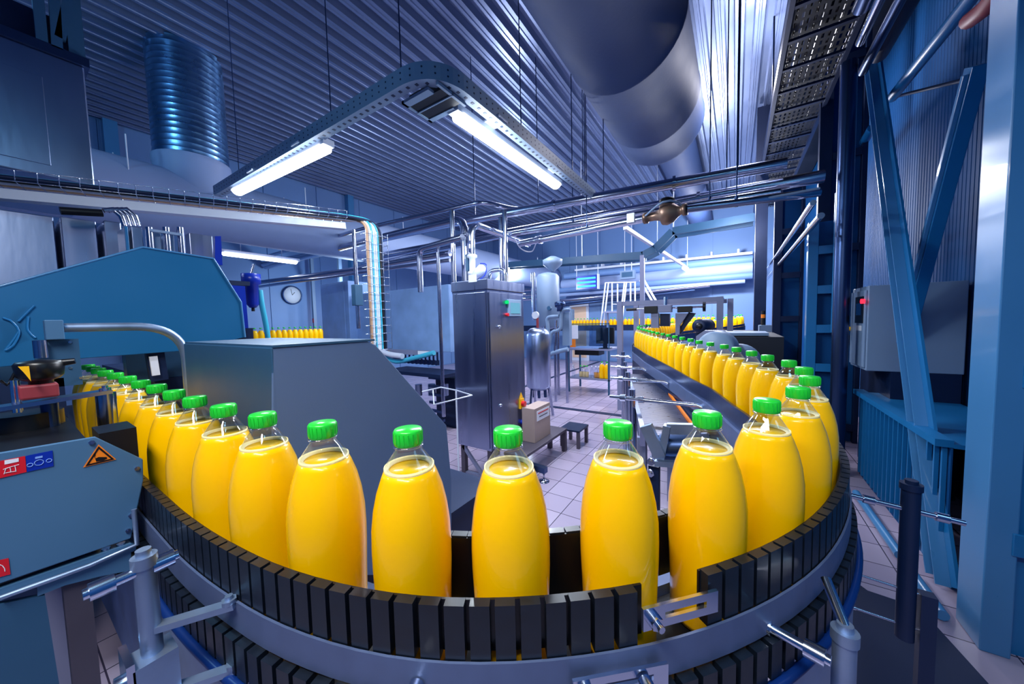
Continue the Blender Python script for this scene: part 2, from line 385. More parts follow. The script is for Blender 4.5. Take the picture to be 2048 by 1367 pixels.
lb = MB(); blocks(front, .066, .080, .838, .886, .026, .005, lb); lb.ribbon(front, [(.05, .83), (.067, .83), (.067, .878), (.05, .878)]); lb.build('lower_chain_blocks', M_rubber, cv)
sk = MB(); sk.ribbon(PATH[iA - 14:iTop + 30], [(.072, .50), (.078, .50), (.078, .822), (.072, .822)])
for p in along(PATH[iA:iTop + 10], .1, .21): 
    pass
sk.build('side_sheet', M_galv, cv)
MB().tube([p + V((0, 0, .830)) for p in offs(front, .082)], .007, 8).build('blue_tube', M_bluetube, cv)['label'] = 'blue plastic tube under the chain'
ins = PATH[iA - 14:iFar + 6]
MB().ribbon(ins, [(-.075, .80), (-.055, .80), (-.055, BZ + .01), (-.075, BZ + .01)]).build('inner_profile', M_gstrip, cv)
MB().ribbon(ins, [(-.07, .56), (-.062, .56), (-.062, .80), (-.07, .80)]).build('inner_side_sheet', M_navy, cv)
# far part side frames
rear = PATH[iTop + 28:]
MB().ribbon(rear, [(.055, .80), (.07, .80), (.07, .925), (.055, .925)]).build('rear_profile', M_navy, cv)
MB().ribbon(PATH[iFar + 4:], [(-.07, .80), (-.055, .80), (-.055, .96), (-.07, .96)]).build('far_profile', M_navy, cv)
for (x, y) in [(-.9, .21), (-.06, .5), (.14, 1.2), (-.2, 2.3), (-.6, 3.3), (-.95, 4.4), (-.35, 6.0), (.12, 8.0), (-1.8, 9.66), (-4.2, 9.66)]:
    MB().box((x - .03, y - .03, 0), (x + .03, y + .03, .80)).cyl((x, y, 0), (x, y, .02), .05).build('leg', M_alu, cv)
# outer finger rail: two lengths with the slanted joint
S_all = PATH[iA:iTop + 34]
def near_path(px, py, z):
    q = PZ(px, py, z); q.z = 0
    return min(range(len(PATH)), key=lambda i: (V((PATH[i].x, PATH[i].y, 0)) - q).length)
jx = near_path(1318, 1190, .97)
for a, b_, nm, lb_ in ((iA, jx, 'left', 'black finger guide rail running round the front left of the bottles'), (jx + 1, iTop + 40, 'right', 'black finger guide rail round the outside of the right bend')):
    t = thing('guide_rail', lb_, 'guide rail', PATH[a] + V((0, 0, .9)), 'outer finger guide rails')
    m1 = MB(); blocks(PATH[a:b_], .055, .067, .930, .994, .0255, .0035, m1); m1.build('rail_fingers', M_rubber, t)
    m2 = MB(); m2.ribbon(PATH[a:b_], [(.0525, .932), (.0555, .932), (.0555, .992), (.0525, .992)]); m2.build('rail_spine', M_black, t)
# inner finger rail
t = thing('guide_rail', 'black inner guide rail seen between the front bottles, wet along its top', 'guide rail', PATH[iA + 20] + V((0, 0, .9)))
m1 = MB(); blocks(PATH[iA + 22:iTop + 2], -.064, -.052, .90, .995, .0255, .0035, m1); m1.build('rail_fingers', M_rubber, t)
MB().ribbon(PATH[iA + 22:iTop + 2], [(-.053, .90), (-.05, .90), (-.05, .993), (-.053, .993)]).build('rail_spine', M_black, t)
# inner steel plate of the receding row
solo(MB().ribbon(PATH[iTop + 2:iFar + 10], [(-.062, .875), (-.052, .875), (-.052, .955), (-.062, .955)]), 'guide_plate', M_pipedark, 'long dark steel side plate along the receding row of bottles', 'guide rail')
solo(MB().ribbon(PATH[iTop + 42:], [(.052, .93), (.06, .93), (.06, .975), (.052, .975)]), 'guide_plate', M_navy, 'dark outer side plate behind the receding row of bottles', 'guide rail')

# slotted joint plates and wing knob on the front rail
def outp(i, o, z): 
    a = PATH[i - 1]; b_ = PATH[i + 1]; d = V((b_.x - a.x, b_.y - a.y, 0)).normalized(); n_ = V((d.y, -d.x, 0)); return V((PATH[i].x, PATH[i].y, z)) + n_ * o, d, n_
def slot_plate(c, d, n_, L, H, th, name, label, ang=0):
    t = thing(name, label, 'bracket', c)
    up = V((0, 0, 1)) * math.cos(ang) + d * math.sin(ang) * 0
    P_ = lambda u, w: c + d * u + V((0, 0, w))
    m = MB()
    for (u0, u1, w0, w1) in ((-L / 2, -L * .22, -H / 2, H / 2), (L * .34, L / 2, -H / 2, H / 2), (-L * .22, L * .34, H * .14, H / 2), (-L * .22, L * .34, -H / 2, -H * .14)):
        m.prism([P_(u0, w0), P_(u1, w0), P_(u1, w1), P_(u0, w1)], n_ * th)
    m.build('slotted_plate', M_chrome, t)
    k = MB(); bolt(k, P_(-L * .37, -H * .05) + n_ * th, n_, .008, .008); k.build('bolt', M_chrome, t)
    return t
c, d, n_ = outp(jx, .069, .966); slot_plate(c, d, n_, .10, .026, .004, 'slotted_bracket', 'slotted steel plate bridging the slanted gap in the front black rail')
c, d, n_ = outp(near_path(1215, 1318, .905), .076, .905); t2 = slot_plate(c, d, n_, .11, .024, .004, 'slotted_bracket', 'lower slotted steel plate under the front rail, carrying the wing nut')
k = MB(); q = c + d * .025 + n_ * .006; k.tube([q, q + n_ * .02], .008, 10); k.lathe([(0, -.002), (.010, 0), (.010, .006), (0, .008)], q + n_ * .02, 10, n_)
k.prism([q + n_ * .02 + d * .006, q + n_ * .034 + d * .015 + V((0, 0, -.006)), q + n_ * .036 + d * .006 + V((0, 0, -.028)), q + n_ * .02 - d * .006 + V((0, 0, -.012))], d * -.004)
k.build('wing_nut', M_chrome, t2)
c, d, n_ = outp(near_path(845, 1315, .905), .072, .905)
t = thing('clamp_stud', 'small steel stud with a nut below the middle of the front rail', 'bolt', c)
MB().cyl(c, c + n_ * .018, .009, 12).cyl(c, c + n_ * .03, .004, 8).build('nut', M_chrome, t)
MB().cyl(c + V((0, 0, -.004)) + n_ * .012, c + n_ * .03 - d * .03 + V((0, 0, -.03)), .0035, 8).build('pin', M_pipedark, t)

# ------------------------------------------------------------------ bracket posts round the conveyor
def post_clamp(p0, p1, r, mm, label, rods, name='clamp_post', knob=True, mr_=None):
    t = thing(name, label, 'clamp post', p0)
    MB().cyl(p0, p1, r, 20).build('post', mm, t)
    k = MB(); k.tube([V(p1) + V((0, 0, -.002)), V(p1) + V((0, 0, .012))], r * 1.18, 20); 
    if knob: k.tube([V(p1) + V((0, 0, .012)), V(p1) + V((0, 0, .02))], r * .7, 12)
    k.build('post_cap', mm, t)
    for a, b_, rr in rods:
        a, b_ = V(a), V(b_); MB().cyl(a, b_, rr, 12).build('rod', mr_ or M_chrome, t)
        u = (b_ - a).normalized()
        for f_ in (.18, .82): MB().tube([a + (b_ - a) * f_ - u * rr * 1.6, a + (b_ - a) * f_ + u * rr * 1.6], rr * 1.7, 8).build('rod_clamp', mr_ or M_chrome, t)
    return t
# left front post: rod runs along the hall
xr = -.62
a = PX(165, 1190, xr); b_ = PX(356, 1108, xr)
pt = PX(289, 1128, xr - .0); pbm = PX(308, 1300, xr)
t = post_clamp((pt.x, pt.y, pbm.z), (pt.x, pt.y, pt.z), .0105, M_galv, 'galvanized tube post holding a cross rod at the lower left of the rail', [(a, b_, .0062)])
for (z_) in (pbm.z + .03, pbm.z - .06):
    m = MB(); m.bar((pt.x, pt.y, z_), (pt.x + .06, pt.y + .07, z_ + .01), .014, .008)
    bolt(m, (pt.x + .055, pt.y + .065, z_ + .012), (0, 0, 1), .009, .006); m.build('arm', M_galv, t)
m = MB().box((pt.x - .03, pt.y - .025, pbm.z - .14), (pt.x + .02, pt.y - .018, pbm.z + .01)); bolt(m, (pt.x, pt.y - .025, pbm.z - .02), (0, -1, 0), .012, .008); m.build('clamp_plate', M_chrome, t)
m = MB().box((pt.x - .02, pt.y - .02, 0), (pt.x + .02, pt.y + .02, pbm.z)); m.build('foot', M_galv, t)
# right post
yr = 1.12
a = PY(1700, 990, yr); b_ = PY(1930, 1046, yr); pt = PY(1822, 985, yr); pbm = PY(1812, 1275, yr)
t = post_clamp((pt.x, pt.y, pbm.z), (pt.x, pt.y, pt.z + .01), .016, M_navy, 'dark round post with a cross rod right of the bend, before the blue column', [(a, b_, .006), (PY(1690, 1140, yr), PY(1845, 1190, yr), .003), (PY(1680, 1205, yr), PY(1835, 1258, yr), .003)], mr_=M_pipe)
MB().box((pt.x + .02, pt.y - .012, 0), (pt.x + .045, pt.y + .012, pbm.z + .12)).build('foot', M_navy, t)
# front right post with bent rod
a = PZ(1500, 1232, .895); b_ = PZ(1662, 1322, .895); pt = PZ(1690, 1262, .91)
t = post_clamp((pt.x, pt.y, .3), (pt.x, pt.y, .90), .0115, M_galv, 'steel post with bent arm at the lower right in front of the rail', [(a, b_, .006)])
MB().box((pt.x - .02, pt.y - .02, 0), (pt.x + .02, pt.y + .02, .3)).build('foot', M_navy, t)
MB().cyl((pt.x + .0, pt.y, .915), (pt.x - .01, pt.y + .05, .94), .006).build('handle', M_chrome, t)
# row of posts on the inner side carrying cross rods
m_rods = [((1222, 713), (1262, 713), 3.6), ((1222, 732), (1292, 738), 3.1), ((1222, 756), (1336, 763), 2.55), ((1220, 792), (1408, 812), 1.95)]
t = thing('rod_rack', 'bright upright with four horizontal rods reaching the side plate, before the tiled floor', 'rod rack', (-.62, 2.3, 0))
for (p, q, yy) in m_rods:
    a = PY(p[0], p[1], yy); b_ = PY(q[0], q[1], yy); b2 = V((b_.x, b_.y, b_.z))
    a.z = b_.z = (a.z + b_.z) / 2
    MB().tube([a, b_ - V((.03, 0, 0)), b2 - V((0, 0, .012))], .011 if yy < 3 else .012, 12).build('rod', M_chrome, t)
    MB().cyl((a.x + .06, yy, a.z), (a.x + .09, yy, a.z), .02, 12).cyl((a.x + .16, yy, a.z), (a.x + .19, yy, a.z), .018, 12).build('rod_clamp', M_chrome, t)
    MB().cyl((a.x + .12, yy + .02, 0), (a.x + .12, yy + .02, a.z + .05), .018, 12).build('upright', M_chrome, t)
# ------------------------------------------------------------------ second, lower conveyor inside the bend
lc = thing('return_conveyor', 'low empty slat conveyor beside the receding bottle row, orange wear strip along it', 'conveyor', (-.45, 2.2, 0))
zb2 = .762
QL0, QR0, QL1, QR1 = PZ(1288, 872, zb2), PZ(1400, 872, zb2), PZ(1262, 752, zb2), PZ(1302, 745, zb2)
A0 = (QL0 + QR0) / 2; A1 = (QL1 + QR1) / 2; A0.z = A1.z = 0; dd = (A1 - A0).normalized(); nn = V((dd.y, -dd.x, 0)); HW = .11
m = MB(); L = (A1 - A0).length; k = 0
while k * .03 < L:
    p = A0 + dd * k * .03; m.prism([p - nn * HW + V((0, 0, .755)), p + nn * HW + V((0, 0, .755)), p + dd * .027 + nn * HW + V((0, 0, .755)), p + dd * .027 - nn * HW + V((0, 0, .755))], (0, 0, .008)); k += 1
m.build('belt', M_belt, lc)
MB().bar(A0 + nn * (HW + .01) + V((0, 0, .768)), A1 + nn * (HW + .01) + V((0, 0, .768)), .012, .014).build('wear_strip', M_orange, lc)['label'] = 'orange wear strip'
MB().bar(A0 - nn * (HW + .015) + V((0, 0, .75)), A1 - nn * (HW + .015) + V((0, 0, .75)), .022, .09).build('side_frame', M_chrome, lc)
MB().bar(A0 + nn * (HW + .035) + V((0, 0, .72)), A1 + nn * (HW + .035) + V((0, 0, .72)), .02, .12).build('side_frame', M_navy, lc)
for f_ in (.05, .5, .95):
    p = A0.lerp(A1, f_)
    for s in (-.12, .13): MB().box((p.x + nn.x * s - .02, p.y + nn.y * s - .02, 0), (p.x + nn.x * s + .02, p.y + nn.y * s + .02, .72)).build('leg', M_alu, lc)
# end bracket of the low conveyor (frame seen between bottles)
t = thing('conveyor_end_frame', 'grey steel end frame with roller between the bottles right of centre', 'frame', (-.3, 1.1, 0))
def pyb(m, p, q, yy, w, h): m.bar(PY(*p, yy), PY(*q, yy), w, h)
m = MB(); pyb(m, (1335, 856), (1400, 858), 1.10, .02, .03); pyb(m, (1335, 850), (1322, 920), 1.10, .02, .03); pyb(m, (1292, 850), (1320, 912), 1.08, .02, .035); pyb(m, (1310, 925), (1365, 928), 1.08, .02, .016); m.build('bracket_arms', M_galv, t)
MB().cyl(PY(1325, 895, 1.14), PY(1420, 895, 1.14), .045, 20).build('roller', M_pipedark, t)
q = PY(1308, 930, 1.1); MB().box((q.x - .015, 1.09, 0), (q.x + .015, 1.12, q.z)).build('leg', M_navy, t); MB().box((q.x + .2, 1.12, 0), (q.x + .23, 1.15, q.z)).build('leg', M_navy, t)
m = MB(); bolt(m, PY(1302, 922, 1.075), (0, -1, 0), .012); bolt(m, PY(1301, 945, 1.075), (0, -1, 0), .012); m.build('bolt', M_chrome, t)
# ------------------------------------------------------------------ guard box inside the bend
t = thing('guard_box', 'grey sheet metal guard box with a slanted cut corner behind the front bottles', 'machine guard', (-1.0, .45, .6))
Xg = -.80
pl = [PX(545, 699, Xg), PX(735, 679, Xg), PX(752, 690, Xg), PX(893, 850, Xg), PX(903, 960, Xg), PX(903, 1150, Xg), PX(545, 1150, Xg)]
zt = (pl[0].z + pl[1].z) / 2; pl[0].z = zt; pl[1].z = zt
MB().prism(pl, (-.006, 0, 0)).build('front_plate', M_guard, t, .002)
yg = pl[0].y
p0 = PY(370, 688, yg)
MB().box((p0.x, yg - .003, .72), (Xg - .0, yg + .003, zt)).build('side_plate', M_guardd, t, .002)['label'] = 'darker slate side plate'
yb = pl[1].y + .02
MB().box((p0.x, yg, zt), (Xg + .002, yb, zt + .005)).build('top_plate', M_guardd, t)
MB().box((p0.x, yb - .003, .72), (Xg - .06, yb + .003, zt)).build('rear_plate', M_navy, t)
MB().box((p0.x + .02, yg + .01, .0), (p0.x + .06, yg + .05, .73)).box((Xg - .06, .7, 0), (Xg - .02, .74, .73)).build('foot', M_alu, t)
# base tray behind it
solo(MB().box((-1.45, .66, 0), (-.86, 1.1, .60)).box((-1.47, .64, .60), (-.83, 1.12, .63)), 'steel_plinth', M_navy, 'dark low plinth behind the cut corner guard', 'plinth')

# ------------------------------------------------------------------ left filling machine
Xh = -1.85
t = thing('machine_hood', 'large blue angular hood plate at the left with bottles leaving beneath it', 'machine hood', (Xh, .3, 1.2))
pl = [PX(-60, 590, Xh), PX(0, 572, Xh), PX(285, 494, Xh), PX(427, 517, Xh), PX(482, 604, Xh), PX(490, 674, Xh), PX(370, 701, Xh), PX(170, 716, Xh), PX(-60, 740, Xh)]
MB().prism(pl, (-.012, 0, 0)).build('hood_plate', M_hood, t, .002)
m = MB(); e = .008
for i in range(0, 5): m.tube([pl[i], pl[i + 1]], .004, 6)
m.build('rolled_edge', M_paintlt, t)
# clear cable loops on the plate
m = MB()
for pts in ([(5, 635), (20, 640), (38, 662), (26, 690), (10, 700)], [(68, 610), (50, 628), (36, 642)], [(56, 632), (55, 660), (70, 675)], [(38, 662), (24, 682), (10, 700)]):
    m.tube(catmull([PX(a, b, Xh + .006) for a, b in pts], .01), .003, 6)
m.build('clear_tube', M_paint, t)
for yy in (-.15, .58): MB().box((Xh - .10, yy - .02, 0), (Xh - .014, yy + .02, 1.25)).build('upright', M_navy, t)
MB().box((Xh - .06, -.2, 1.22), (Xh - .013, .66, 1.3)).build('stiffener', M_navy, t)
# dark machine body behind the hood
t = thing('filler_body', 'dark machine body behind the blue hood', 'machine', (-2.6, .3, 0))
m = MB().box((-3.2, .35, 0), (-1.98, .95, 1.10)).box((-3.2, -.5, 0), (-1.98, .06, 1.05)); m.build('body', M_navy, t)
m = MB().box((-3.1, -.5, 1.05), (-2.1, .04, 1.25)); m.build('side_block', M_guardd, t)
m = MB().bar(PX(303, 670, Xh - .05), PX(318, 760, Xh - .05), .05, .03, (1, 0, 0)); m.build('slanted_strut', M_navy, t)
m = MB().bar(PX(306, 712, Xh - .02), PX(312, 750, Xh - .02), .022, .01, (1, 0, 0)); m.build('sight_glass', M_paper, t)
m = MB().box((-2.06, .28, 1.09), (-2.0, .6, 1.22)); m.build('outlet_plate', M_guardd, t)
# blue upright plate beyond the hood
t = thing('blue_side_panel', 'deep blue panel edge showing right of the hood, below a small filter', 'panel', (-2.25, .75, 0))
MB().prism([PX(430, 472, -2.2), PX(442, 472, -2.2), PX(445, 530, -2.2), PX(430, 530, -2.2)], (-.03, 0, 0)).build('upper_tab', M_blue, t)
MB().prism([PX(462, 570, -2.2), PX(490, 572, -2.2), PX(500, 690, -2.2), PX(462, 690, -2.2)], (-.03, 0, 0)).build('plate', M_blue, t)
MB().prism([PX(458, 560, -2.2), PX(500, 563, -2.2), PX(500, 571, -2.2), PX(458, 570, -2.2)], (-.05, 0, 0)).build('cap_strip', M_navy, t)
q = PX(475, 690, -2.2); MB().box((-2.25, q.y - .05, 0), (-2.2, q.y + .04, q.z)).build('leg', M_navy, t)
# filter + hose
t = thing('air_filter', 'small dark blue cartridge filter hanging before the pale wall', 'filter', PX(506, 615, -2.3))
c = PX(506, 615, -2.3)
MB().lathe([(0, 0), (.016, .0), (.030, .02), (.034, .13), (.046, .135), (.046, .19), (.0, .195)], c, 18).build('bowl', M_blue, t)
MB().cyl(c + V((0, 0, -.02)), c, .008).build('drain', M_black, t)
MB().tube([c + V((0, 0, .19)), PX(507, 528, -2.3)], .008, 8).build('stem', M_pipe, t)
p = [PX(520, 580, -2.3), PX(524, 610, -2.3), PX(532, 650, -2.32), PX(540, 700, -2.32)]
solo(MB().tube(catmull(p, .03), .014, 10), 'air_hose', M_cyan, 'pale cyan hose dropping beside the dark blue filter', 'hose')
# control box of the machine at lower left
t = thing('control_box', 'grey control box at the lower left with warning triangle and safety stickers', 'control box', (-1.3, 0, .9))
Xb = -.95
pl = [PX(-90, 922, Xb), PX(0, 905, Xb), PX(190, 873, Xb), PX(286, 918, Xb), PX(287, 960, Xb), PX(262, 1076, Xb), PX(-90, 1198, Xb)]
m = MB().prism(pl, (-.006, 0, 0)); m.build('face_plate', M_box, t, .0015)
zlow = min(p.z for p in pl); ytop = max(p.y for p in pl)
m = MB().box((-1.55, pl[0].y, pl[5].z), (Xb - .006, pl[2].y - .005, pl[2].z - .012)); m.build('body', M_black, t)
q0 = PX(196, 872, Xb - .02); q1 = PX(274, 900, Xb - .02); qz = PX(235, 852, Xb - .05).z
m = MB().box((Xb - .09, q0.y, pl[3].z - .02), (Xb - .0075, min(q1.y, .158), qz)); m.build('shoulder_block', M_black, t)
m = MB()
for q in ((183, 884), (274, 936), (262, 1030), (256, 1060)): bolt(m, PX(q[0], q[1], Xb), (1, 0, 0), .004, .003)
m.build('screws', M_pipe, t)
# stickers
def fx(px, py, e=.0008): return PX(px, py, Xb) + V((e, 0, 0))
wt = MB().prism([fx(197, 888), fx(232, 918), fx(166, 934)], (.0006, 0, 0)).build('warning_triangle', M_orange, t); wt['label'] = 'orange triangular hand crush warning sticker'
m = MB(); T = [(197, 891.5), (228.5, 917.5), (170.5, 931.5)]; U = [(197.5, 897), (221.5, 916.5), (177.5, 927)]
for i in range(3):
    a, b_, c_, d_ = T[i], T[(i + 1) % 3], U[(i + 1) % 3], U[i]; m.prism([fx(*a, .0016), fx(*b_, .0016), fx(*c_, .0016), fx(*d_, .0016)], (.0004, 0, 0))
m.prism([fx(190, 916, .0016), fx(197, 913, .0016), (fx(213, 913, .0016)), fx(214, 916, .0016), fx(206, 920, .0016), fx(192, 922, .0016)], (.0004, 0, 0))
m.prism([fx(186, 910, .0016), fx(187, 909.5, .0016), fx(191, 915, .0016), fx(190, 915.5, .0016)], (.0004, 0, 0))
m.prism([fx(189, 907, .0016), fx(190.5, 906.5, .0016), fx(190.5, 911.5, .0016), fx(189, 912, .0016)], (.0004, 0, 0)); m.build('hand_symbol', M_black, wt)
rs = MB().prism([fx(-20, 925), fx(50, 911), fx(53, 943), fx(-20, 960)], (.0006, 0, 0)).build('red_sticker', M_red, t)
m = MB().prism([fx(9, 920, .0016), fx(37, 915, .0016), fx(37.5, 922, .0016), fx(9, 928, .0016)], (.0004, 0, 0))
for a, b_ in (((6, 938), (20, 933)), ((20, 933), (38, 928)), ((10, 945), (32, 941)), ((12, 935), (8, 947)), ((30, 931), (32, 942)), ((20, 934), (22, 943))): m.tube([fx(*a, .0018), fx(*b_, .0018)], .0005, 4)
m.build('hand_pictogram', M_paper, rs)
bs = MB().prism([fx(51, 911), fx(105, 900), fx(107, 931), fx(54, 943)], (.0006, 0, 0)).build('blue_sticker', M_blue, t)
m = MB()
for cx_, cy_, rr in ((78, 924, .0045), (60, 929, .0028), (98, 920, .0028)):
    c = fx(cx_, cy_, .0018); m.tube([c + V((0, rr * math.cos(k * PI / 6), rr * math.sin(k * PI / 6))) for k in range(13)], .0006, 4)
m.prism([fx(70, 913, .0016), fx(85, 910, .0016), fx(85, 914, .0016), fx(70, 917, .0016)], (.0004, 0, 0))
m.build('glove_pictogram', mat('sticker light blue', (120, 160, 230), .5), bs)
r2 = MB().prism([fx(-20, 1123), fx(17, 1115), fx(21, 1147), fx(-20, 1158)], (.0006, 0, 0)).build('red_sticker', M_red, t)
MB().tube([fx(-2, 1127, .0018), fx(5, 1130, .0018), fx(9, 1135, .0018), fx(10, 1141, .0018)], .0006, 4).build('arrow_mark', M_paper, r2)
# flange and frame under the control box
t = thing('open_frame', 'bare steel frame and dark sheet below the control box at the lower left', 'frame', (-1.1, 0, 0))
m = MB().prism([PX(-90, 1208, Xb), PX(262, 1086, Xb), PX(272, 1090, Xb), PX(272, 1100, Xb), PX(-90, 1235, Xb)], (-.12, 0, 0)); m.build('shelf_plate', M_box, t)
m = MB().tube([PX(268, 1018, Xb + .006), PX(274, 1088, Xb + .006), PX(180, 1130, Xb + .006), PX(125, 1150, Xb + .006), PX(0, 1195, Xb + .006)], .004, 8); m.build('edge_bar', M_galv, t)
m = MB().prism([PX(75, 1172, Xb), PX(262, 1100, Xb), PX(262, 1140, Xb), PX(200, 1152, Xb), PX(130, 1170, Xb), PX(75, 1192, Xb)], (-.01, 0, 0)); m.build('gusset', M_box, t)
m = MB().prism([PX(-90, 1225, Xb), PX(90, 1190, Xb), PX(140, 1500, Xb), PX(-90, 1500, Xb)], (-.01, 0, 0)); m.build('side_sheet', M_guardd, t)
yl = PX(155, 1250, Xb - .03).y
m = MB().box((Xb - .05, yl - .012, 0), (Xb - .01, yl + .018, .9)); m.build('leg', M_tread, t)
m = MB().box((-1.5, yl - .028, 0), (-1.44, yl + .02, .9)); m.build('leg', M_alu, t)
m = MB().bar((Xb - .04, yl, .38), (-.55, .35, .12), .03, .04); m.build('floor_beam', M_paintlt, t)
m = MB().bar((Xb - .04, yl, .52), (-.75, .34, .3), .02, .03); m.build('brace', M_alu, t)
m = MB().cyl((-1.25, .12, .78), (-1.25, .2, .78), .06, 24).cyl((-1.0, .10, .84), (-1.0, .15, .84), .03); m.build('drive_wheel', M_black, t)
m = MB()
for q in ((213, 1108), (243, 1098)): p = PX(q[0], q[1], Xb - .01); m.cyl(p, p + V((0, 0, .012)), .006, 8)
m.build('screws', M_pipe, t)
# knob / handle assembly on top of the box
t = thing('height_adjuster', 'black crank knob on a dull red block, on a flat steel bar at the left', 'adjuster', (-1.2, .05, 1.06))
Xk = -1.2
a = PX(-60, 825, Xk); b_ = PX(222, 781, Xk)
MB().bar(V((Xk, a.y, a.z)), V((Xk, b_.y, b_.z)), .045, .008).build('flat_bar', M_pipe, t)
c = PX(211, 785, Xk); c2 = PX(211, 862, Xk); c.x = Xk
MB().cyl((Xk, c.y, c2.z - .01), (Xk, c.y, c.z), .016, 20).build('post', M_pipe, t)
m = MB(); bolt(m, (Xk, c.y, c.z + .004), (0, 0, 1), .010, .007); m.build('bolt', M_chrome, t)
a = PX(38, 800, Xk); b_ = PX(116, 770, Xk)
MB().box((Xk - .025, a.y, PX(75, 795, Xk).z), (Xk + .022, b_.y, PX(75, 767, Xk).z)).build('red_block', M_redblk, t, .004)
c = PX(83, 768, Xk); yk = c.y
MB().lathe([(.014, 0), (.016, .004), (.016, .01), (.024, .013), (.030, .02), (.033, .044), (.029, .050), (0, .054)], (Xk, yk, PX(83, 770, Xk).z), 26).build('knob', M_black, t)
c = PX(130, 722, Xk); MB().tube([(Xk, yk, c.z - .006), (Xk + .01, yk + .045, c.z)], [.010, .006], 10).build('handle', M_black, t)
MB().prism([PX(36, 733, Xk + .05), PX(58, 732, Xk + .05), PX(62, 762, Xk + .05), PX(48, 745, Xk + .05)], (-.004, 0, 0)).build('yellow_tag', M_yellow, t)
c = PX(100, 810, Xk); MB().cyl((Xk - .02, c.y, PX(100, 870, Xk).z), (Xk - .02, c.y, PX(100, 808, Xk).z), .012).build('spindle', M_pipedark, t)
c = PX(55, 850, Xk); MB().cyl((Xk - .05, c.y, c.z - .015), (Xk - .05, c.y, c.z + .02), .05, 20).build('wheel', M_black, t)
m = MB()
for q, w_ in (((28, 790), 0), ((36, 790), 1)): c = PX(q[0], q[1], Xk); m.cyl((Xk, c.y, c.z - .035), (Xk, c.y, c.z + .03), .004, 8)
m.build('threaded_rods', M_chrome, t)
m = MB().tube(catmull([PX(0, 760, Xk), PX(14, 770, Xk), PX(30, 745, Xk), PX(45, 727, Xk)], .01), .0025, 6); m.build('cable', M_black, t)
# arched guard tube with mounting block
t = thing('arched_guard', 'grey arched tube guard over the bottles leaving the hood, on a square block', 'machine guard', (-1.6, .1, 1.1))
Xa = -1.55
pts = [PX(128, 655, Xa), PX(285, 652, Xa), PX(372, 690, Xa), PX(384, 860, Xa)]
pts[1].z = pts[0].z; pts[2] = V((Xa, pts[3].y, pts[0].z))
MB().tube(fil([pts[0], pts[2], pts[3]], .12, 12), .0125, 10).build('arch_tube', M_galv, t)
q = [PX(86, 640, Xa), PX(128, 678, Xa)]; MB().box((Xa - .02, q[0].y, q[1].z), (Xa + .03, q[1].y, q[0].z)).build('block', M_box, t, .002)
q = [PX(66, 680, Xa), PX(166, 768, Xa)]; MB().box((Xa - .02, q[0].y, q[1].z), (Xa + .0, q[1].y, q[0].z)).build('back_plate', M_guardd, t)
m = MB()
for q in ((140, 735), (162, 755), (140, 684)): bolt(m, PX(q[0], q[1], Xa), (1, 0, 0), .004, .003)
m.build('screws', M_pipe, t)
c = PX(78, 680, Xa); MB().cyl((Xa + .02, c.y, PX(78, 715, Xa).z), (Xa + .02, c.y, c.z), .012).build('pin', M_pipe, t)
MB().box((Xa - .02, .0, 1.04), (Xa, .1, PX(66, 768, Xa).z + .01)).build('stand', M_navy, t)
MB().box((Xa - .015, pts[3].y - .02, .0), (Xa + .015, pts[3].y + .02, pts[3].z)).build('stand', M_navy, t)

# ------------------------------------------------------------------ upper left machinery
t = thing('stainless_hopper', 'large stainless hopper box hanging at the upper left under the deck', 'hopper', (-3.6, .0, 2.1))
Xu = -3.2
a = PX(190, 371, Xu); b_ = PX(168, 150, Xu); z0 = a.z; z1 = PX(150, 128, Xu).z
MB().box((Xu - 1.0, -.9, z0), (Xu, a.y, z1)).build('body', M_steel, t, .006)
q0 = PX(-100, 120, Xu); q1 = PX(104, 347, Xu)
MB().box((Xu, -.85, z0 + .06), (Xu + .006, q1.y, z1 - .14)).build('access_panel', M_steel, t, .002)
MB().box((Xu - 1.02, -.92, z1), (Xu + .02, a.y + .02, z1 + .05)).build('top_flange', M_pipedark, t)
MB().box((Xu - 1.0, -.9, z1 + .05), (Xu - .02, a.y - .02, z1 + .22)).build('collar', M_navy, t)
m = MB()
for (p, q) in (((82, 65), (70, -60)), ((112, 80), (105, -60)), ((118, 60), (150, -60))):
    e0 = PX(p[0], p[1], Xu); e1 = PX(q[0], q[1], Xu); m.bar(e0 - V((0, 0, .05)), e1, .04, .04)
p = PX(155, 110, Xu); m.box((Xu - .04, p.y - .03, z1 + .05), (Xu, p.y + .03, CEIL))
m.build('hanger', M_guardd, t)
# conveyor tray with cables, on a white beam
B0 = V((-2.93, -.25, 1.90)); B1 = V((-2.5, 1.52, 2.035))
t = thing('cable_tray', 'wire basket cable tray crossing the upper left and turning down at its end', 'cable tray', (-2.8, .6, 1.9))
MB().bar(B0 + V((0, 0, .02)), B1 + V((0, 0, .02)), .06, .045).build('support_beam', M_white, t)['label'] = 'white support beam'
d = (B1 - B0).normalized(); sd = V((d.y, -d.x, 0))
top0 = B0 + V((0, 0, .07)); 
R0 = PX(742, 470, -2.42); R1 = PX(742, 700, -2.42)
ends = [top0, B1 + V((0, 0, .07)), V((R0.x, R0.y, B1.z + .06)), V((R0.x, R0.y, R1.z))]
Lb = len(ends)
cols_ = [M_tan, M_white, M_cyan, M_white, M_white, M_cyan, M_black, M_navy]
tn = ['cyan', 'black', 'orange', 'white', 'navy', 'cyan', 'black', 'grey']
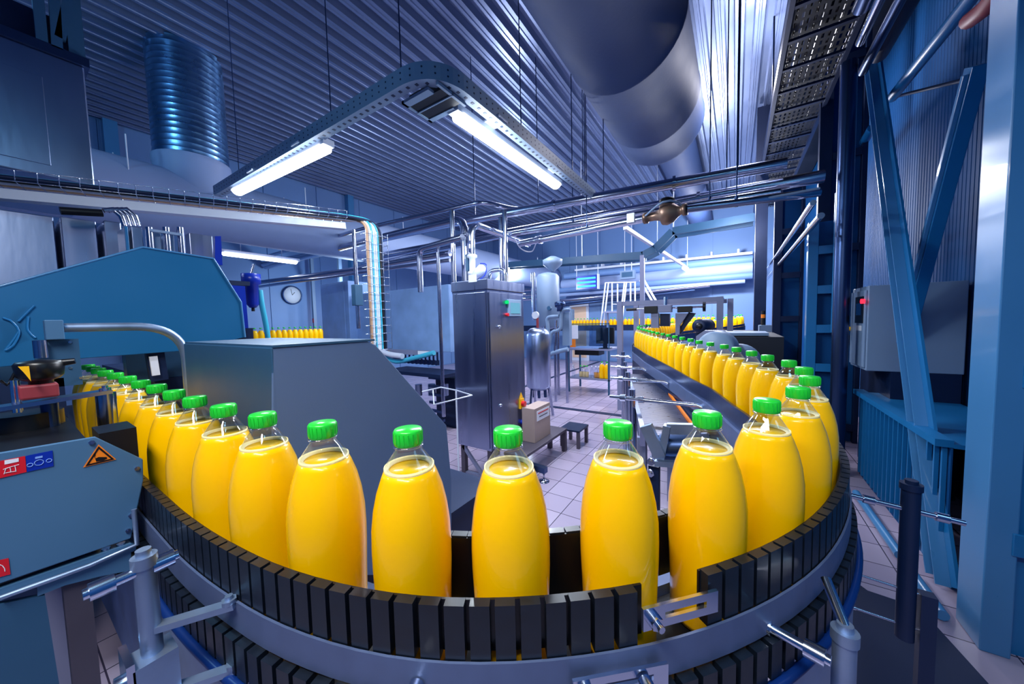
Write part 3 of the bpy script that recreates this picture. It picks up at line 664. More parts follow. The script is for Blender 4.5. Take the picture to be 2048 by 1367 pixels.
for i, mm in enumerate(cols_):
    o = -.05 + .014 * i; zz = .010 + .009 * (i % 3)
    pts = [e + sd * o + V((0, 0, zz)) for e in ends[:2]]
    pts += [V((R0.x, R0.y + .03 + o * 1.3, ends[1].z + zz)), V((R0.x, R0.y + .03 + o * 1.3, R1.z))]
    MB().tube(fil(pts, .16 + .01 * i, 8), .011, 8).build('cable', mm, t)
m = MB()
for s in (-.07, .07):
    for h in (0, .05): m.tube(fil([ends[0] + sd * s + V((0, 0, h)), ends[1] + sd * s + V((0, 0, h))], .1), .002, 6)
for k in range(30):
    p = ends[0].lerp(ends[1], k / 29)
    m.tube([p - sd * .07 + V((0, 0, .05)), p - sd * .07, p + sd * .07, p + sd * .07 + V((0, 0, .05))], .002, 5)
for yy in (-.10, -.05, 0, .05, .10): m.tube([V((R0.x + .03, R0.y + .03 + yy, B1.z)), V((R0.x + .03, R0.y + .03 + yy, R1.z))], .002, 5)
k = R1.z
while k < B1.z: m.tube([V((R0.x - .03, R0.y - .07, k)), V((R0.x + .03, R0.y - .07, k)), V((R0.x + .03, R0.y + .13, k)), V((R0.x - .03, R0.y + .13, k))], .002, 5); k += .065
m.build('wire_basket', M_chrome, t)
# post under the tray with grey box
q = PX(708, 470, -2.45); q2 = PX(714, 657, -2.45)
t = thing('riser_pipe', 'bright vertical pipe with a dark grey box on it beside the cable riser', 'pipe', (q.x, q.y, q2.z))
MB().cyl((q.x, q.y, q2.z), (q.x, q.y, 2.03), .015).build('pipe', M_pipe, t)
a = PX(693, 568, -2.45); b_ = PX(716, 611, -2.45)
MB().box((q.x - .01, q.y - .04, b_.z), (q.x + .04, q.y + .025, a.z)).build('junction_box', M_guardd, t, .003)
# ------------------------------------------------------------------ stainless casings behind the hood
def facebox(name, mm, label, cat, x, p, q, deep, zb=None, group=None, bev=.004):
    a = PX(p[0], p[1], x); b_ = PX(q[0], q[1], x)
    return solo(MB().box((x - deep, a.y, zb if zb is not None else b_.z), (x, b_.y, a.z)), name, mm, label, cat, group, bev)
facebox('machine_casing', M_steel, 'bright stainless casing at the far left edge under the cable tray', 'machine', -2.95, (-90, 405), (118, 545), .8, 1.3)
facebox('machine_casing', M_steelV, 'tall stainless casing block right of the bright one, behind the hood', 'machine', -2.85, (120, 432), (203, 560), .6, 1.3)
facebox('machine_casing', M_steel, 'narrow stainless casing left of the small cylinders behind the hood', 'machine', -2.75, (207, 440), (252, 560), .5, 1.3)
t = thing('cylinder_bank', 'row of small pneumatic cylinders and steel blocks on top of the hood', 'cylinder bank', (-2.5, .5, 1.5))
Xc = -2.35
for i, (p, q, mm) in enumerate((((248, 452), (262, 520), M_paint), ((262, 452), (290, 520), M_steel), ((306, 464), (326, 520), M_galv), ((332, 466), (352, 520), M_galv), ((378, 465), (428, 520), M_steelV))):
    a = PX(p[0], p[1], Xc); b_ = PX(q[0], q[1], Xc); MB().box((Xc - .16, a.y, 1.25), (Xc, b_.y, a.z)).build('block', mm, t, .003)
m = MB()
for px_ in (296, 330, 358): c = PX(px_, 456, Xc); m.cyl((Xc + .02, c.y, 1.3), (Xc + .02, c.y, c.z), .014, 14)
m.build('cylinder', M_pipe, t)
c = PX(296, 462, Xc); c2 = PX(360, 466, Xc); MB().bar((Xc + .03, c.y, c.z), (Xc + .03, c2.y, c.z), .014, .012).build('tie_bar', M_galv, t)
m = MB(); 
for i in range(4): m.tube(catmull([PX(207 + 9 * i, 421, -2.6), PX(226 + 9 * i, 418, -2.6), PX(243 + 9 * i, 432, -2.6), PX(250 + 9 * i, 452, -2.6)], .03), .012, 8)
m.build('flexible_conduits', M_pipe, t)
MB().cyl(PX(120, 421, -2.7), PX(205, 426, -2.7), .018, 14).build('dark_nozzle', M_black, t)
# ------------------------------------------------------------------ ducts
t = thing('round_duct', 'large dull round air duct running overhead towards the back', 'air duct', (-.806, 2, 3.2))
R_ = .48; cx_, cz_ = -.806, 3.68
prof = [(R_, -1.4)]; yy = -1.4
while yy < 4.5: prof += [(R_, yy), (R_ + .006, yy + .01), (R_, yy + .02)]; yy += 1.1
m = MB().lathe(prof + [(R_, 4.62), (R_ + .008, 4.64), (R_ - .02, 4.69), (.27, 4.95), (.27, 5.0)], (cx_, 0, cz_), 48, (0, 1, 0)); m.build('duct', M_duct, t)
MB().lathe([(.262, 4.96), (.262, 7.4), (.27, 7.42), (.262, 7.44), (.262, 10.38)], (cx_ + .05, 0, cz_ + .1), 36, (0, 1, 0)).build('narrow_duct', M_duct, t)
m = MB()
for yy in (1.0, 3.4):
    for s in (-.4, .44): m.cyl((cx_ + s, yy, cz_ + .2), (cx_ + s, yy, CEIL + .02), .006, 6)
m.build('hanger_rod', M_pipedark, t)
t = thing('white_duct', 'long white round duct along the left wall', 'air duct', (-5.12, 5, 2.3))
MB().lathe([(.337, -2.0), (.337, 3.4), (.342, 3.41), (.337, 3.42), (.337, 6.9), (.342, 6.91), (.337, 6.92), (.337, 10.38)], (-5.12, 0, 2.68), 40, (0, 1, 0)).build('duct', M_whiteduct, t)
m = MB().lathe([(.36, 0), (.325, .04), (.325, .42), (.335, .44), (.335, .50)], (-5.124, 1.354, 2.66), 36); m.build('branch_collar', M_whiteduct, t)
m = MB()
for yy in (.8, 2.4, 4.0, 5.6, 7.2, 8.8):
    for s in (-.3, .3): m.cyl((-5.12 + s, yy, 2.8), (-5.12 + s, yy, 3.15), .006, 6)
m.build('strap_rod', M_white, t)
t = thing('spiral_duct', 'shiny ribbed vertical duct dropping from the deck onto the white duct', 'air duct', (-5.124, 1.354, 3.16))
prof = []; z = 3.15
while z < CEIL + .02: prof += [(.318, z), (.318, z + .045), (.3208, z + .05), (.3208, z + .056), (.318, z + .06)]; z += .062
MB().lathe(prof, (-5.124, 1.354, 0), 44).build('duct', M_spiral, t)
# ------------------------------------------------------------------ ceiling light frame
def light_bar(p, q, label, mm, r=.04, grp=None, strength=0):
    p, q = V(p), V(q)
    t = thing('light_fixture', label, 'lamp', (p + q) / 2, grp)
    u = (q - p).normalized(); w = V((u.y, -u.x, 0))
    MB().bar(p - u * .03 + V((0, 0, .045)), q + u * .03 + V((0, 0, .045)), .075, .04).build('housing', M_white, t)
    m = MB(); n = 14; ring = []
    for k in range(n + 1):
        a = PI * k / n; ring.append((-math.cos(a) * r, -math.sin(a) * r * .85))
    P_ = [p, p + u * .012, q - u * .012, q]; S_ = [.75, 1, 1, .75]
    vs = [e + w * a * s + V((0, 0, .025 + b_ * s)) for e, s in zip(P_, S_) for a, b_ in ring]; N = n + 1
    fs = [(i * N + k, i * N + k + 1, (i + 1) * N + k + 1, (i + 1) * N + k) for i in range(3) for k in range(n)] + [tuple(range(N)), tuple(range(3 * N, 4 * N))]
    m._a(vs, fs, True); m.build('diffuser', mm, t)
    if strength:
        l = bpy.data.lights.new('lamp_light', 'AREA'); l.shape = 'RECTANGLE'; l.size = (q - p).length; l.size_y = .08; l.energy = strength; l.color = LAMPCOL
        o = bpy.data.objects.new('lamp_light', l); col.objects.link(o); o.location = (p + q) / 2 - V((0, 0, .03)); o.rotation_euler = (0, 0, math.atan2(u.y, u.x))
    return t
LAMPCOL = (.80, .90, 1.0)
L1_ = light_bar((-3.56, 1.215, 2.44), (-2.24, 1.265, 2.44), 'lit tube lamp at the left end of the hanging rail', M_lamp, .045, 'tube lamps on the hanging rail', 40)
L2_ = light_bar((-1.318, 1.50, 2.44), (-1.298, 2.74, 2.44), 'lit tube lamp on the long arm of the hanging rail, over the cabinet', M_lamp, .045, 'tube lamps on the hanging rail', 55)
MB().box((-3.2, 1.16, 2.505), (-3.1, 1.25, 2.515)).build('mount', M_white, L1_); MB().box((-2.5, 1.17, 2.505), (-2.4, 1.27, 2.515)).build('mount', M_white, L1_)
MB().box((-1.32, 1.7, 2.505), (-1.17, 1.8, 2.515)).build('mount', M_white, L2_); MB().box((-1.32, 2.5, 2.505), (-1.17, 2.6, 2.515)).build('mount', M_white, L2_)
t = thing('light_rail', 'perforated grey rail hanging under the deck, rounded at its corner', 'lamp rail', (-2.2, 1.5, 2.48))
path = fil([(-3.92, 1.19, 2.49), (-1.21, 1.225, 2.49), (-1.20, 3.35, 2.49)], .22, 12)
prof = [(-.03, 0), (.03, 0), (.03, .085), (.024, .085), (.024, .006), (-.024, .006), (-.024, .085), (-.03, .085)]
MB().ribbon(path, prof).build('channel', M_lbox, t)
m = MB(); PP = [V(p) for p in path]
for p in along(PP, .05, .055):
    m.box((p.x - .008, p.y - .008, 2.4885), (p.x + .008, p.y + .008, 2.4905))
pp = along(PP, .03, .055)
for a, b_ in zip(pp, pp[1:]):
    d = (b_ - a).normalized(); w = V((d.y, -d.x, 0))
    for h in (.03, .06): m.cyl(a + w * .029 + V((0, 0, h)), a + w * .0312 + V((0, 0, h)), .005, 6)
m.build('perforations', M_navy, t)['kind'] = 'stuff'
for x, y in ((-1.435, 1.22), (-2.08, 1.215), (-3.45, 1.2), (-1.2, 3.1), (-1.2, 2.0)): MB().cyl((x, y, 2.5), (x, y, CEIL + .02), .0035, 6).build('hanger_wire', M_pipedark, t)
q0 = PZ(833, 205, 2.47); q1 = PZ(905, 222, 2.47)
m = MB().box((-1.50, 1.27, 2.47), (-1.30, 1.31, 2.485)).box((-1.50, 1.45, 2.47), (-1.30, 1.48, 2.485)).box((-1.50, 1.27, 2.47), (-1.485, 1.48, 2.485)).box((-1.245, 1.27, 2.47), (-1.23, 1.48, 2.485)).box((-1.50, 1.37, 2.468), (-1.23, 1.378, 2.486)); m.build('ballast_frame', M_lbox, t)
MB().box((-1.485, 1.31, 2.474), (-1.245, 1.45, 2.53)).build('ballast_box', M_black, t)
for (p, q, lb_) in (((445, 508), (507, 512), 'far lamp glowing right of the blue panel under the white duct'), ((1368, 528), (1378, 542), '')):
    if lb_: 
        a = PX(p[0], p[1], -5.6); lf = light_bar(a, a + V((0, .9, 0)), lb_, M_lampfar, .05); MB().cyl(a + V((0, .2, .06)), V((a.x, a.y + .2, 2.45)), .006, 6).build('hanger_wire', M_white, lf); MB().cyl(a + V((0, .7, .06)), V((a.x, a.y + .7, 2.45)), .006, 6).build('hanger_wire', M_white, lf)
# lamp bar over the middle, seen end on
a = PZ(1250, 455, 2.55); b_ = PZ(1378, 538, 2.55)
t = thing('light_fixture', 'slim lamp rail running away over the tiled floor, lit at its far end', 'lamp', a)
MB().bar(a, b_, .05, .05).build('rail', M_white, t)
d = (b_ - a).normalized(); MB().bar(b_ - d * .75 - V((0, 0, .05)), b_ - V((0, 0, .05)), .075, .05).build('diffuser', M_lampfar, t)
MB().cyl(a.lerp(b_, .35), a.lerp(b_, .35) + V((0, 0, CEIL - 2.53)), .006, 6).cyl(a.lerp(b_, .95), a.lerp(b_, .95) + V((0, 0, CEIL - 2.53)), .006, 6).build('hanger_wire', M_white, t)

# ------------------------------------------------------------------ overhead cross pipes
def WL(a, b_):
    return b_ if b_.x > -7.5 else a.lerp(b_, (-7.5 - a.x) / (b_.x - a.x))
def hang(o, pts, ts, i=0):
    a, b_ = V(pts[i]), V(pts[i + 1])
    for t_ in ts:
        c = a.lerp(b_, t_); MB().cyl(c, V((c.x, c.y, CEIL + .01)), .005, 6).cyl(c - V((0, 0, .03)), c + V((0, 0, .05)), .012, 8).build('hanger_rod', M_pipedark, o)
def pipe(pts, r, mm, label, name='pipe', group=None, fr=.1, flanges=(), hangs=()):
    m = MB().tube(fil(pts, fr, 8), r, 14)
    for f_ in flanges:
        a, b_ = V(pts[f_[0]]), V(pts[f_[0] + 1]); u = (b_ - a).normalized(); c = a.lerp(b_, f_[1]); m.cyl(c - u * .012, c + u * .012, r * 1.35, 14)
    o = solo(m, name, mm, label, 'pipe', group)
    if hangs: hang(o, pts, hangs)
    return o
z = 2.5
pipe([PZ(1572, 327, z), PZ(905, 446, z), WL(PZ(905, 446, z), PZ(515, 531, z))], .048, M_pipe, 'uppermost long steel pipe crossing below the deck', flanges=((0, .25), (0, .6)), hangs=(.1, .5, .9))
z = 2.38
pipe([PZ(1648, 352, z), PZ(1130, 445, z), PZ(740, 515, z)], .050, M_pipe, 'second long steel pipe crossing below the uppermost one', flanges=((0, .4),), hangs=(.3, .8))
z = 2.28
pipe([PZ(1560, 383, z), PZ(1020, 468, z), PZ(600, 560, z)], .030, M_pipe, 'thin steel pipe below the two thick crossing pipes', hangs=(.2, .7))
z = 2.16
v0 = PZ(1288, 437, z); v1 = PZ(1374, 418, z); vu = (v1 - v0).normalized()
pipe([PZ(1640, 384, z), v1], .030, M_pipe, 'pipe from the right wall to the bronze valve', hangs=(.6,))
pipe([v0, PZ(1040, 487, z)], .034, M_chrome, 'bright pipe from the valve to the cabinet riser', flanges=((0, .8),), hangs=(.4,))
solo(MB().tube(catmull([PZ(1640, 376, z), PZ(1500, 402, z), PZ(1388, 419, z), PZ(1355, 404, z + .06), PZ(1325, 404, z + .06), PZ(1286, 436, z)], .05), .008, 8), 'air_hose', M_lbox, 'thin hose arching over the bronze valve', 'hose')
t = thing('bronze_valve', 'bulbous bronze valve body in the crossing pipe', 'valve', (v0 + v1) / 2)
L = (v1 - v0).length
MB().lathe([(.030, 0), (.046, .0), (.046, .03), (.034, .035), (.036, .09), (.05, .14), (.085, L * .45), (.092, L * .55), (.08, L * .68), (.045, L * .80), (.034, L * .86), (.034, L - .03), (.046, L - .03), (.046, L), (.03, L)], v0, 26, vu).build('body', M_brass, t)
c = v0.lerp(v1, .55); MB().lathe([(.06, .05), (.06, .11), (.05, .12), (0, .12)], c, 20).build('actuator', M_black, t)
c = PZ(1262, 437, z - .02); solo(MB().box((c.x - .03, c.y - .02, c.z - .035), (c.x + .03, c.y + .02, c.z + .04)), 'junction_box', M_white, 'small white box on the pipe left of the bronze valve', 'junction box')
# left set of pipes running to the riser
z = 2.25
pipe([PZ(1110, 421, 2.6), PZ(1026, 418, 2.6), PZ(965, 403, 2.6), PZ(728, 457, 2.6), PZ(520, 516, 2.6)], .026, M_pipe, 'slender steel pipe with an elbow under the deck', fr=.12, hangs=(.4,))
a = PZ(928, 436, 2.45); pipe([V((a.x, a.y, 1.65)), a, PZ(740, 480, 2.45), WL(PZ(740, 480, 2.45), PZ(490, 545, 2.45))], .045, M_pipe, 'thick pipe bending down behind the stainless cabinet', fr=.15)
a = PZ(1058, 488, z); b_ = PZ(942, 447, z)
pipe([a, b_, V((b_.x, b_.y, 1.95))], .034, M_chrome, 'bright pipe with a bend rising from the cabinet valve', fr=.12)
a = PZ(875, 485, 2.1); pipe([PZ(935, 468, 2.1), a, V((a.x, a.y, .35))], .018, M_pipe, 'thin vertical pipe left of the stainless cabinet', fr=.08)
a = PZ(838, 498, 2.05); pipe([PZ(925, 474, 2.05), a, V((a.x, a.y, 1.62))], .028, M_pipe, 'short bent pipe above the long stainless tank', fr=.1)
pipe([PZ(900, 520, 2.0), PZ(840, 528, 2.0), PZ(505, 575, 1.98)], .022, M_pipe, 'thin pipe line running left behind the cable riser')
pipe([PZ(900, 506, 2.0), PZ(700, 540, 2.0), PZ(516, 565, 1.98)], .030, M_pipe, 'medium pipe line running left behind the cable riser')
for i, (xx, yy) in enumerate(((905, 470), (1010, 470), (1002, 480))):
    a = PZ(xx, yy, 2.2); pipe([V((a.x, a.y, 1.6)), V((a.x, a.y, 2.45))], .025, M_pipe, ['vertical pipe left behind the cabinet valve', 'vertical pipe right behind the cabinet valve', 'second vertical pipe behind the cabinet valve'][i])
for i, (zz, lb_) in enumerate(((1.95, 'uppermost'), (1.85, 'middle'), (1.76, 'lowest'))):
    pipe([(-7.58, 5.6, zz), (-3.0, 6.2, zz)], .025, M_pipe, lb_ + ' of three thin pipes behind the long stainless tank')

# ------------------------------------------------------------------ stainless control cabinet
cor = PZ(983, 903, .26); zt_ = cor.z + 1.42
xl = PY(912, 700, cor.y).x; yr_ = PX(1048, 700, cor.x).y
zt_ = PY(983, 556, cor.y).z
t = thing('control_cabinet', 'tall brushed stainless control cabinet with touch screen in the middle', 'cabinet', ((xl + cor.x) / 2, cor.y + .2, 0))
MB().box((xl - .02, cor.y, .26), (cor.x, yr_, zt_ - .08)).build('body', M_steelV, t, .004)
MB().box((xl - .022, cor.y - .012, zt_ - .08), (cor.x + .012, yr_ + .012, zt_)).build('top_hood', M_steelV, t, .004)
MB().box((xl + .01, cor.y - .012, .28), (cor.x - .012, cor.y - .001, zt_ - .10)).build('door', M_steelV, t, .003)
dr = MB().box((cor.x + .001, cor.y + .014, .28), (cor.x + .012, yr_ - .014, zt_ - .10)).build('door', M_steelV, t, .003)
xf = cor.x + .012
def cx(px, py): return PX(px, py, xf)
a = cx(1014, 598); b_ = cx(1040, 632)
hm = MB().box((xf, a.y, b_.z), (xf + .015, b_.y, a.z)).build('touch_screen', M_lbox, dr, .002)
a2 = cx(1018, 605); b2 = cx(1037, 627); MB().box((xf + .015, a2.y, b2.z), (xf + .017, b2.y, a2.z)).build('display', M_screen, dr)
c = cx(1012, 604); MB().tube([c, c + V((.02, 0, 0))], .015, 14).build('green_lamp', emis('green lamp', (20, 220, 120), 1.2), dr)
c = cx(1013, 629); MB().tube([c, c + V((.02, 0, 0))], .014, 14).build('red_button', M_red, dr)
for q in ((997, 653), (1000, 810)): c = cx(*q); MB().lathe([(.014, 0), (.014, .012), (.006, .02), (0, .02)], c, 14, (1, 0, 0)).build('latch', M_chrome, dr)
c = cx(1042, 806); MB().box((xf, c.y - .03, c.z - .045), (xf + .015, c.y + .03, c.z + .045)).build('switch_plate', M_yellow, t)
MB().tube([c + V((.015, 0, 0)), c + V((.045, 0, 0))], .024, 16).build('main_switch', M_red, t)['label'] = 'red rotary main switch'
MB().prism([c + V((.002, -.03, .05)), c + V((.002, .03, .05)), c + V((.002, 0, .10))], (.002, 0, 0)).build('warning_triangle', M_yellow, t)
MB().tube([c + V((.002, 0, -.17)), c + V((.05, 0, -.17))], .022, 12).tube([c + V((.05, 0, -.17)), c + V((.10, .1, -.22))], .008, 8).build('valve_handle', M_blue, t)
a = PY(937, 550, cor.y - .013); b_ = PY(953, 563, cor.y - .013); MB().box((a.x, cor.y - .016, b_.z), (b_.x, cor.y - .012, a.z)).build('white_label', M_paper, t)
for x_, y_ in ((xl + .03, cor.y + .03), (cor.x - .03, cor.y + .03), (xl + .03, yr_ - .03), (cor.x - .03, yr_ - .03)):
    MB().box((x_ - .02, y_ - .02, 0), (x_ + .02, y_ + .02, .27)).build('leg', M_tread, t)
MB().bar((xl + .03, cor.y + .02, .25), (cor.x - .1, cor.y + .02, .02), .02, .03).bar((xl, cor.y + .03, .015), (cor.x, cor.y + .03, .015), .03, .02).build('brace', M_alu, t)
# valve on the cabinet
c = V((PZ(942, 447, 2.25).x, PZ(942, 447, 2.25).y, zt_))
t = thing('process_valve', 'white process valve on top of the stainless cabinet', 'valve', c)
MB().lathe([(.045, 0), (.045, .02), (.03, .03), (.03, .12), (.045, .13), (.045, .15), (.03, .16), (.03, .28), (.05, .29), (.05, .31), (.03, .32)], c, 18).build('body', M_white, t)
MB().lathe([(.02, 0), (.04, .03), (.045, .14), (.03, .16), (0, .16)], c + V((.0, 0, .10)), 18, (.75, 0, .45)).build('actuator', M_white, t)
MB().tube(catmull([c + V((-.05, -.02, .02)), c + V((.05, -.06, .03)), c + V((.16, -.02, .1)), c + V((.17, 0, .2)), c + V((.10, 0, .22))], .02), .006, 8).build('blue_hose', M_blue, t)
MB().box(c + V((-.06, -.03, .16)), c + V((-.03, .0, .32))).build('clamp_bar', M_guardd, t)
m = MB().tube(fil([c + V((.12, .1, .0)), c + V((.12, .1, .16)), c + V((.3, .12, .16)), c + V((.3, .12, 0))], .07), .02, 12); solo(m, 'pipe', M_chrome, 'bright looped pipe on the cabinet top right of the valve', 'pipe')
c0 = PZ(1032, 474, 2.2); solo(MB().tube(catmull([PZ(1028, 474, 2.2), PZ(1042, 497, 2.12), PZ(1063, 503, 2.1), PZ(1072, 486, 2.16)], .02), .006, 8).cyl(PZ(1072, 486, 2.16), PZ(1072, 474, 2.2), .012, 10), 'sensor_cable', M_white, 'looped white sensor cable hanging by the cabinet pipes', 'cable')
# ------------------------------------------------------------------ stainless tank left of the cabinet, with filling head below
yt = 2.9
a = PY(642, 566, yt); b_ = PY(690, 690, yt)
t = thing('stainless_tunnel', 'long stainless tank housing between the cable riser and the cabinet', 'machine', (-3.4, yt, 0))
xk0 = PY(642, 600, yt).x; xk1 = PY(697, 600, yt).x; zT = (PY(665, 565, yt).z)
MB().box((xk0, yt, .95), (xk1, yt + .5, zT)).build('end_box', M_tank, t, .006)
MB().box((xk0 + .03, yt - .008, .97), (xk1 - .10, yt - .001, zT - .06)).build('end_door', M_tank, t, .003)
ys = yt + .12; x2 = PY(898, 600, ys).x; zb_ = PY(800, 700, ys).z
MB().box((xk1 + .001, ys, zb_), (x2, ys + .6, PY(860, 572, ys).z)).build('long_box', M_tank, t, .006)
for xx in (xk0 + .1, x2 - .1): MB().box((xx - .03, ys + .4, 0), (xx + .03, ys + .46, .96)).build('leg', M_alu, t)
t = thing('bottle_rinser', 'rinser head with grippers and hoses below the stainless tank', 'machine', (-2.9, ys, .6))
m = MB()
for i in range(14):
    xx = PY(770 + 8 * i, 690, ys - .05).x; m.cyl((xx, ys - .05, zb_ - .14), (xx, ys - .05, zb_ + .0), .012, 8); m.box((xx - .012, ys - .08, zb_ - .16), (xx + .012, ys - .03, zb_ - .1))
m.build('grippers', M_pipedark, t)
a = PY(765, 700, ys - .1); b_ = PY(872, 692, ys - .1)
MB().box((a.x, ys - .12, a.z - .04), (b_.x, ys - .1, a.z + .02)).build('front_bar', M_alu, t)
MB().box((PY(835, 695, ys - .125).x, ys - .123, a.z - .03), (PY(866, 695, ys - .125).x, ys - .121, a.z + .012)).build('white_plate', M_paper, t)
q = PY(778, 705, ys - .125); MB().prism([q + V((-.03, 0, -.02)), q + V((.03, 0, -.02)), q + V((0, 0, .03))], (0, -.002, 0)).build('warning_triangle', M_yellow, t)
MB().tube(catmull([PY(755, 705, ys - .15), PY(790, 722, ys - .15), PY(830, 715, ys - .15), PY(868, 705, ys - .15)], .03), .03, 10).build('cyan_hose', M_cyan, t)
MB().tube(catmull([PY(745, 685, ys - .2), PY(770, 705, ys - .2), PY(805, 712, ys - .2)], .03), .035, 10).build('white_sleeve', M_white, t)
MB().box((PY(790, 730, ys).x, ys - .2, PY(800, 742, ys).z), (x2 + .05, ys + .2, PY(800, 736, ys).z)).build('bed_plate', M_navy, t)
for px_ in (838, 864, 890): c = PY(px_, 790, ys - .1); MB().cyl((c.x, ys - .1, c.z), (c.x, ys - .1, c.z + .14), .045, 16).build('pump_cylinder', M_steel, t)
m = MB()
for i in range(6): z_ = .15 + i * .1; m.bar((-3.1, ys - .15, z_), (x2, ys - .15, z_), .03, .03)
m.build('base_frame', M_pipedark, t)
MB().box((-3.2, ys + .05, 0), (x2, ys + .4, .62)).build('base_body', M_navy, t)
# white wire fence
wf = MB(); yw = 2.0
P1 = [(840, 784), (882, 774), (909, 779), (944, 790), (867, 809), (867, 782)]
wf.tube([PY(844, 783, 2.1), PY(882, 774, 2.2), PY(912, 780, 2.1), PY(944, 790, 1.95), PY(868, 809, 1.85), PY(866, 780, 2.12)], .006, 8)
a = PY(912, 782, 2.05); wf.tube([a, V((a.x, a.y, .03))], .007, 8)
wf.tube([V((a.x - .25, a.y, .03)), V((a.x + .3, a.y - .1, .03))], .007, 8)
a = PY(875, 500, 2.15)
solo(wf, 'wire_guard', M_white, 'thin white wire guard loop before the stainless cabinet', 'wire guard')
# ------------------------------------------------------------------ bench, box, tanks
t = thing('step_bench', 'low dark step bench beside the cabinet carrying a cardboard box', 'step', (-1.75, 2.9, 0))
q = [PZ(1030, 905, .22), PZ(1098, 846, .22)]
bx0 = cor.x + .035; bx1 = bx0 + .20
MB().box((bx0, cor.y + .12, .2), (bx1, cor.y + .95, .225)).build('top', M_tread, t, .003)
for x_ in (bx0 + .02, bx1 - .02):
    for y_ in (cor.y + .15, cor.y + .92): MB().box((x_ - .02, y_ - .02, 0), (x_ + .02, y_ + .02, .2)).build('leg', M_tread, t)
t = thing('step_bench', 'small further step behind the cardboard box', 'step', (-1.6, 3.5, 0))
MB().box((bx0 + .08, cor.y + 1.02, .17), (bx1 + .10, cor.y + 1.28, .19)).build('top', M_navy, t, .003)
for x_ in (bx0 + .10, bx1 + .08):
    for y_ in (cor.y + 1.04, cor.y + 1.26): MB().box((x_ - .015, y_ - .015, 0), (x_ + .015, y_ + .015, .17)).build('leg', M_tread, t)
t = thing('cardboard_box', 'beige cardboard box with a white label on the low step bench', 'box', (bx0 + .12, cor.y + .6, .225))
MB().box((bx0 + .0, cor.y + .42, .226), (bx0 + .13, cor.y + .72, .53)).build('carton', M_card, t, .002)
lb = MB().box((bx0 + .13, cor.y + .46, .41), (bx0 + .132, cor.y + .70, .50)).build('label', M_paper, t)
MB().box((bx0 + .132, cor.y + .48, .472), (bx0 + .1335, cor.y + .68, .482)).build('red_line', M_red, lb)
MB().box((bx0 + .132, cor.y + .50, .44), (bx0 + .1335, cor.y + .66, .447)).build('black_line', M_black, lb)
t = thing('beam_foot', 'steel beam end on a round levelling foot standing on the tiles', 'machine foot', PZ(1088, 958, 0))
a = PZ(1088, 962, 0.0); MB().bar((a.x - .35, a.y + .03, .105), (a.x + .02, a.y, .095), .05, .045).build('beam', M_pipedark, t)
MB().lathe([(.045, 0), (.045, .006), (.015, .015), (.008, .02), (.008, .08), (.018, .08), (.018, .09)], a, 18).build('foot', M_pipe, t)
yv = 4.1
c = PY(1077, 780, yv); xr_ = PY(1098, 700, yv).x; xc_ = PY(1076, 700, yv).x; R2 = xr_ - xc_
zb = PY(1076, 775, yv).z; zt2 = PY(1076, 655, yv).z
t = thing('pressure_tank', 'small domed stainless pressure tank with gauge right of the cabinet', 'tank', (xc_, yv, 0))
MB().lathe([(0, zb - .03), (R2 * .7, zb - .02), (R2, zb + .03), (R2, zt2 - .10), (R2 * .9, zt2 - .05), (R2 * .6, zt2 - .01), (R2 * .15, zt2), (0, zt2)], (xc_, yv, 0), 28).build('vessel', M_steel, t)
for a_ in (.3, 2.4, 4.5): MB().bar((xc_ + R2 * .8 * math.cos(a_), yv + R2 * .8 * math.sin(a_), zb + .05), (xc_ + R2 * 1.15 * math.cos(a_), yv + R2 * 1.15 * math.sin(a_), 0), .03, .02).build('leg', M_pipe, t)
m = MB()
for k in range(6): a_ = k * PI / 3; m.cyl((xc_ + R2 * .6 * math.cos(a_), yv + R2 * .6 * math.sin(a_), zb - .12), (xc_ + R2 * .6 * math.cos(a_), yv + R2 * .6 * math.sin(a_), zb), .02, 8)
m.build('outlets', M_pipedark, t)
MB().cyl((xc_, yv, zt2), (xc_, yv, zt2 + .16), .018).build('neck', M_redblk, t)
g = PY(1071, 630, yv); MB().tube([(xc_ - .02, yv - .0, g.z), (xc_ - .02, yv - .03, g.z)], .05, 22).build('gauge', M_paper, t)
yv = 5.3; xc_ = PY(1096, 600, yv).x; R2 = PY(1117, 600, yv).x - xc_
zb = PY(1096, 650, yv).z; zt2 = PY(1096, 548, yv).z
t = thing('storage_tank', 'tall pale stainless tank behind the small pressure tank', 'tank', (xc_, yv, 0))
MB().lathe([(0, zb - .08), (R2 * .8, zb - .04), (R2, zb), (R2, zt2 - .05), (R2 * .8, zt2), (0, zt2 + .04)], (xc_, yv, 0), 32).build('vessel', M_lbox, t)
MB().lathe([(.03, 0), (.04, .02), (.16, .12), (.17, .2), (.05, .26), (0, .26)], (xc_ + .1, yv, zt2 + .03), 20).build('top_cap', M_lbox, t)
for a_ in (.5, 2.6, 4.7): MB().cyl((xc_ + R2 * .8 * math.cos(a_), yv + R2 * .8 * math.sin(a_), 0), (xc_ + R2 * .8 * math.cos(a_), yv + R2 * .8 * math.sin(a_), zb), .025).build('leg', M_pipe, t)
c = PY(1099, 616, yv - R2); MB().tube([(c.x, yv - R2 - .03, c.z), (c.x, yv - R2 + .02, c.z)], .035, 18).build('sight_port', M_guardd, t)
pipe([PY(1066, 545, 4.9), PY(1068, 640, 4.9)], .035, M_pipe, 'vertical pipe just left of the pale storage tank')
yv = 4.9
t = thing('valve_station', 'cluster of bent process pipes and a motor right of the tanks', 'pipework', (PY(1120, 700, yv).x, yv, 0))
def mp_(pts, r, mm=M_pipe, nm='pipe'): MB().tube(fil([PY(a, b_, yv) for a, b_ in pts], .08), r, 12).build(nm, mm, t)
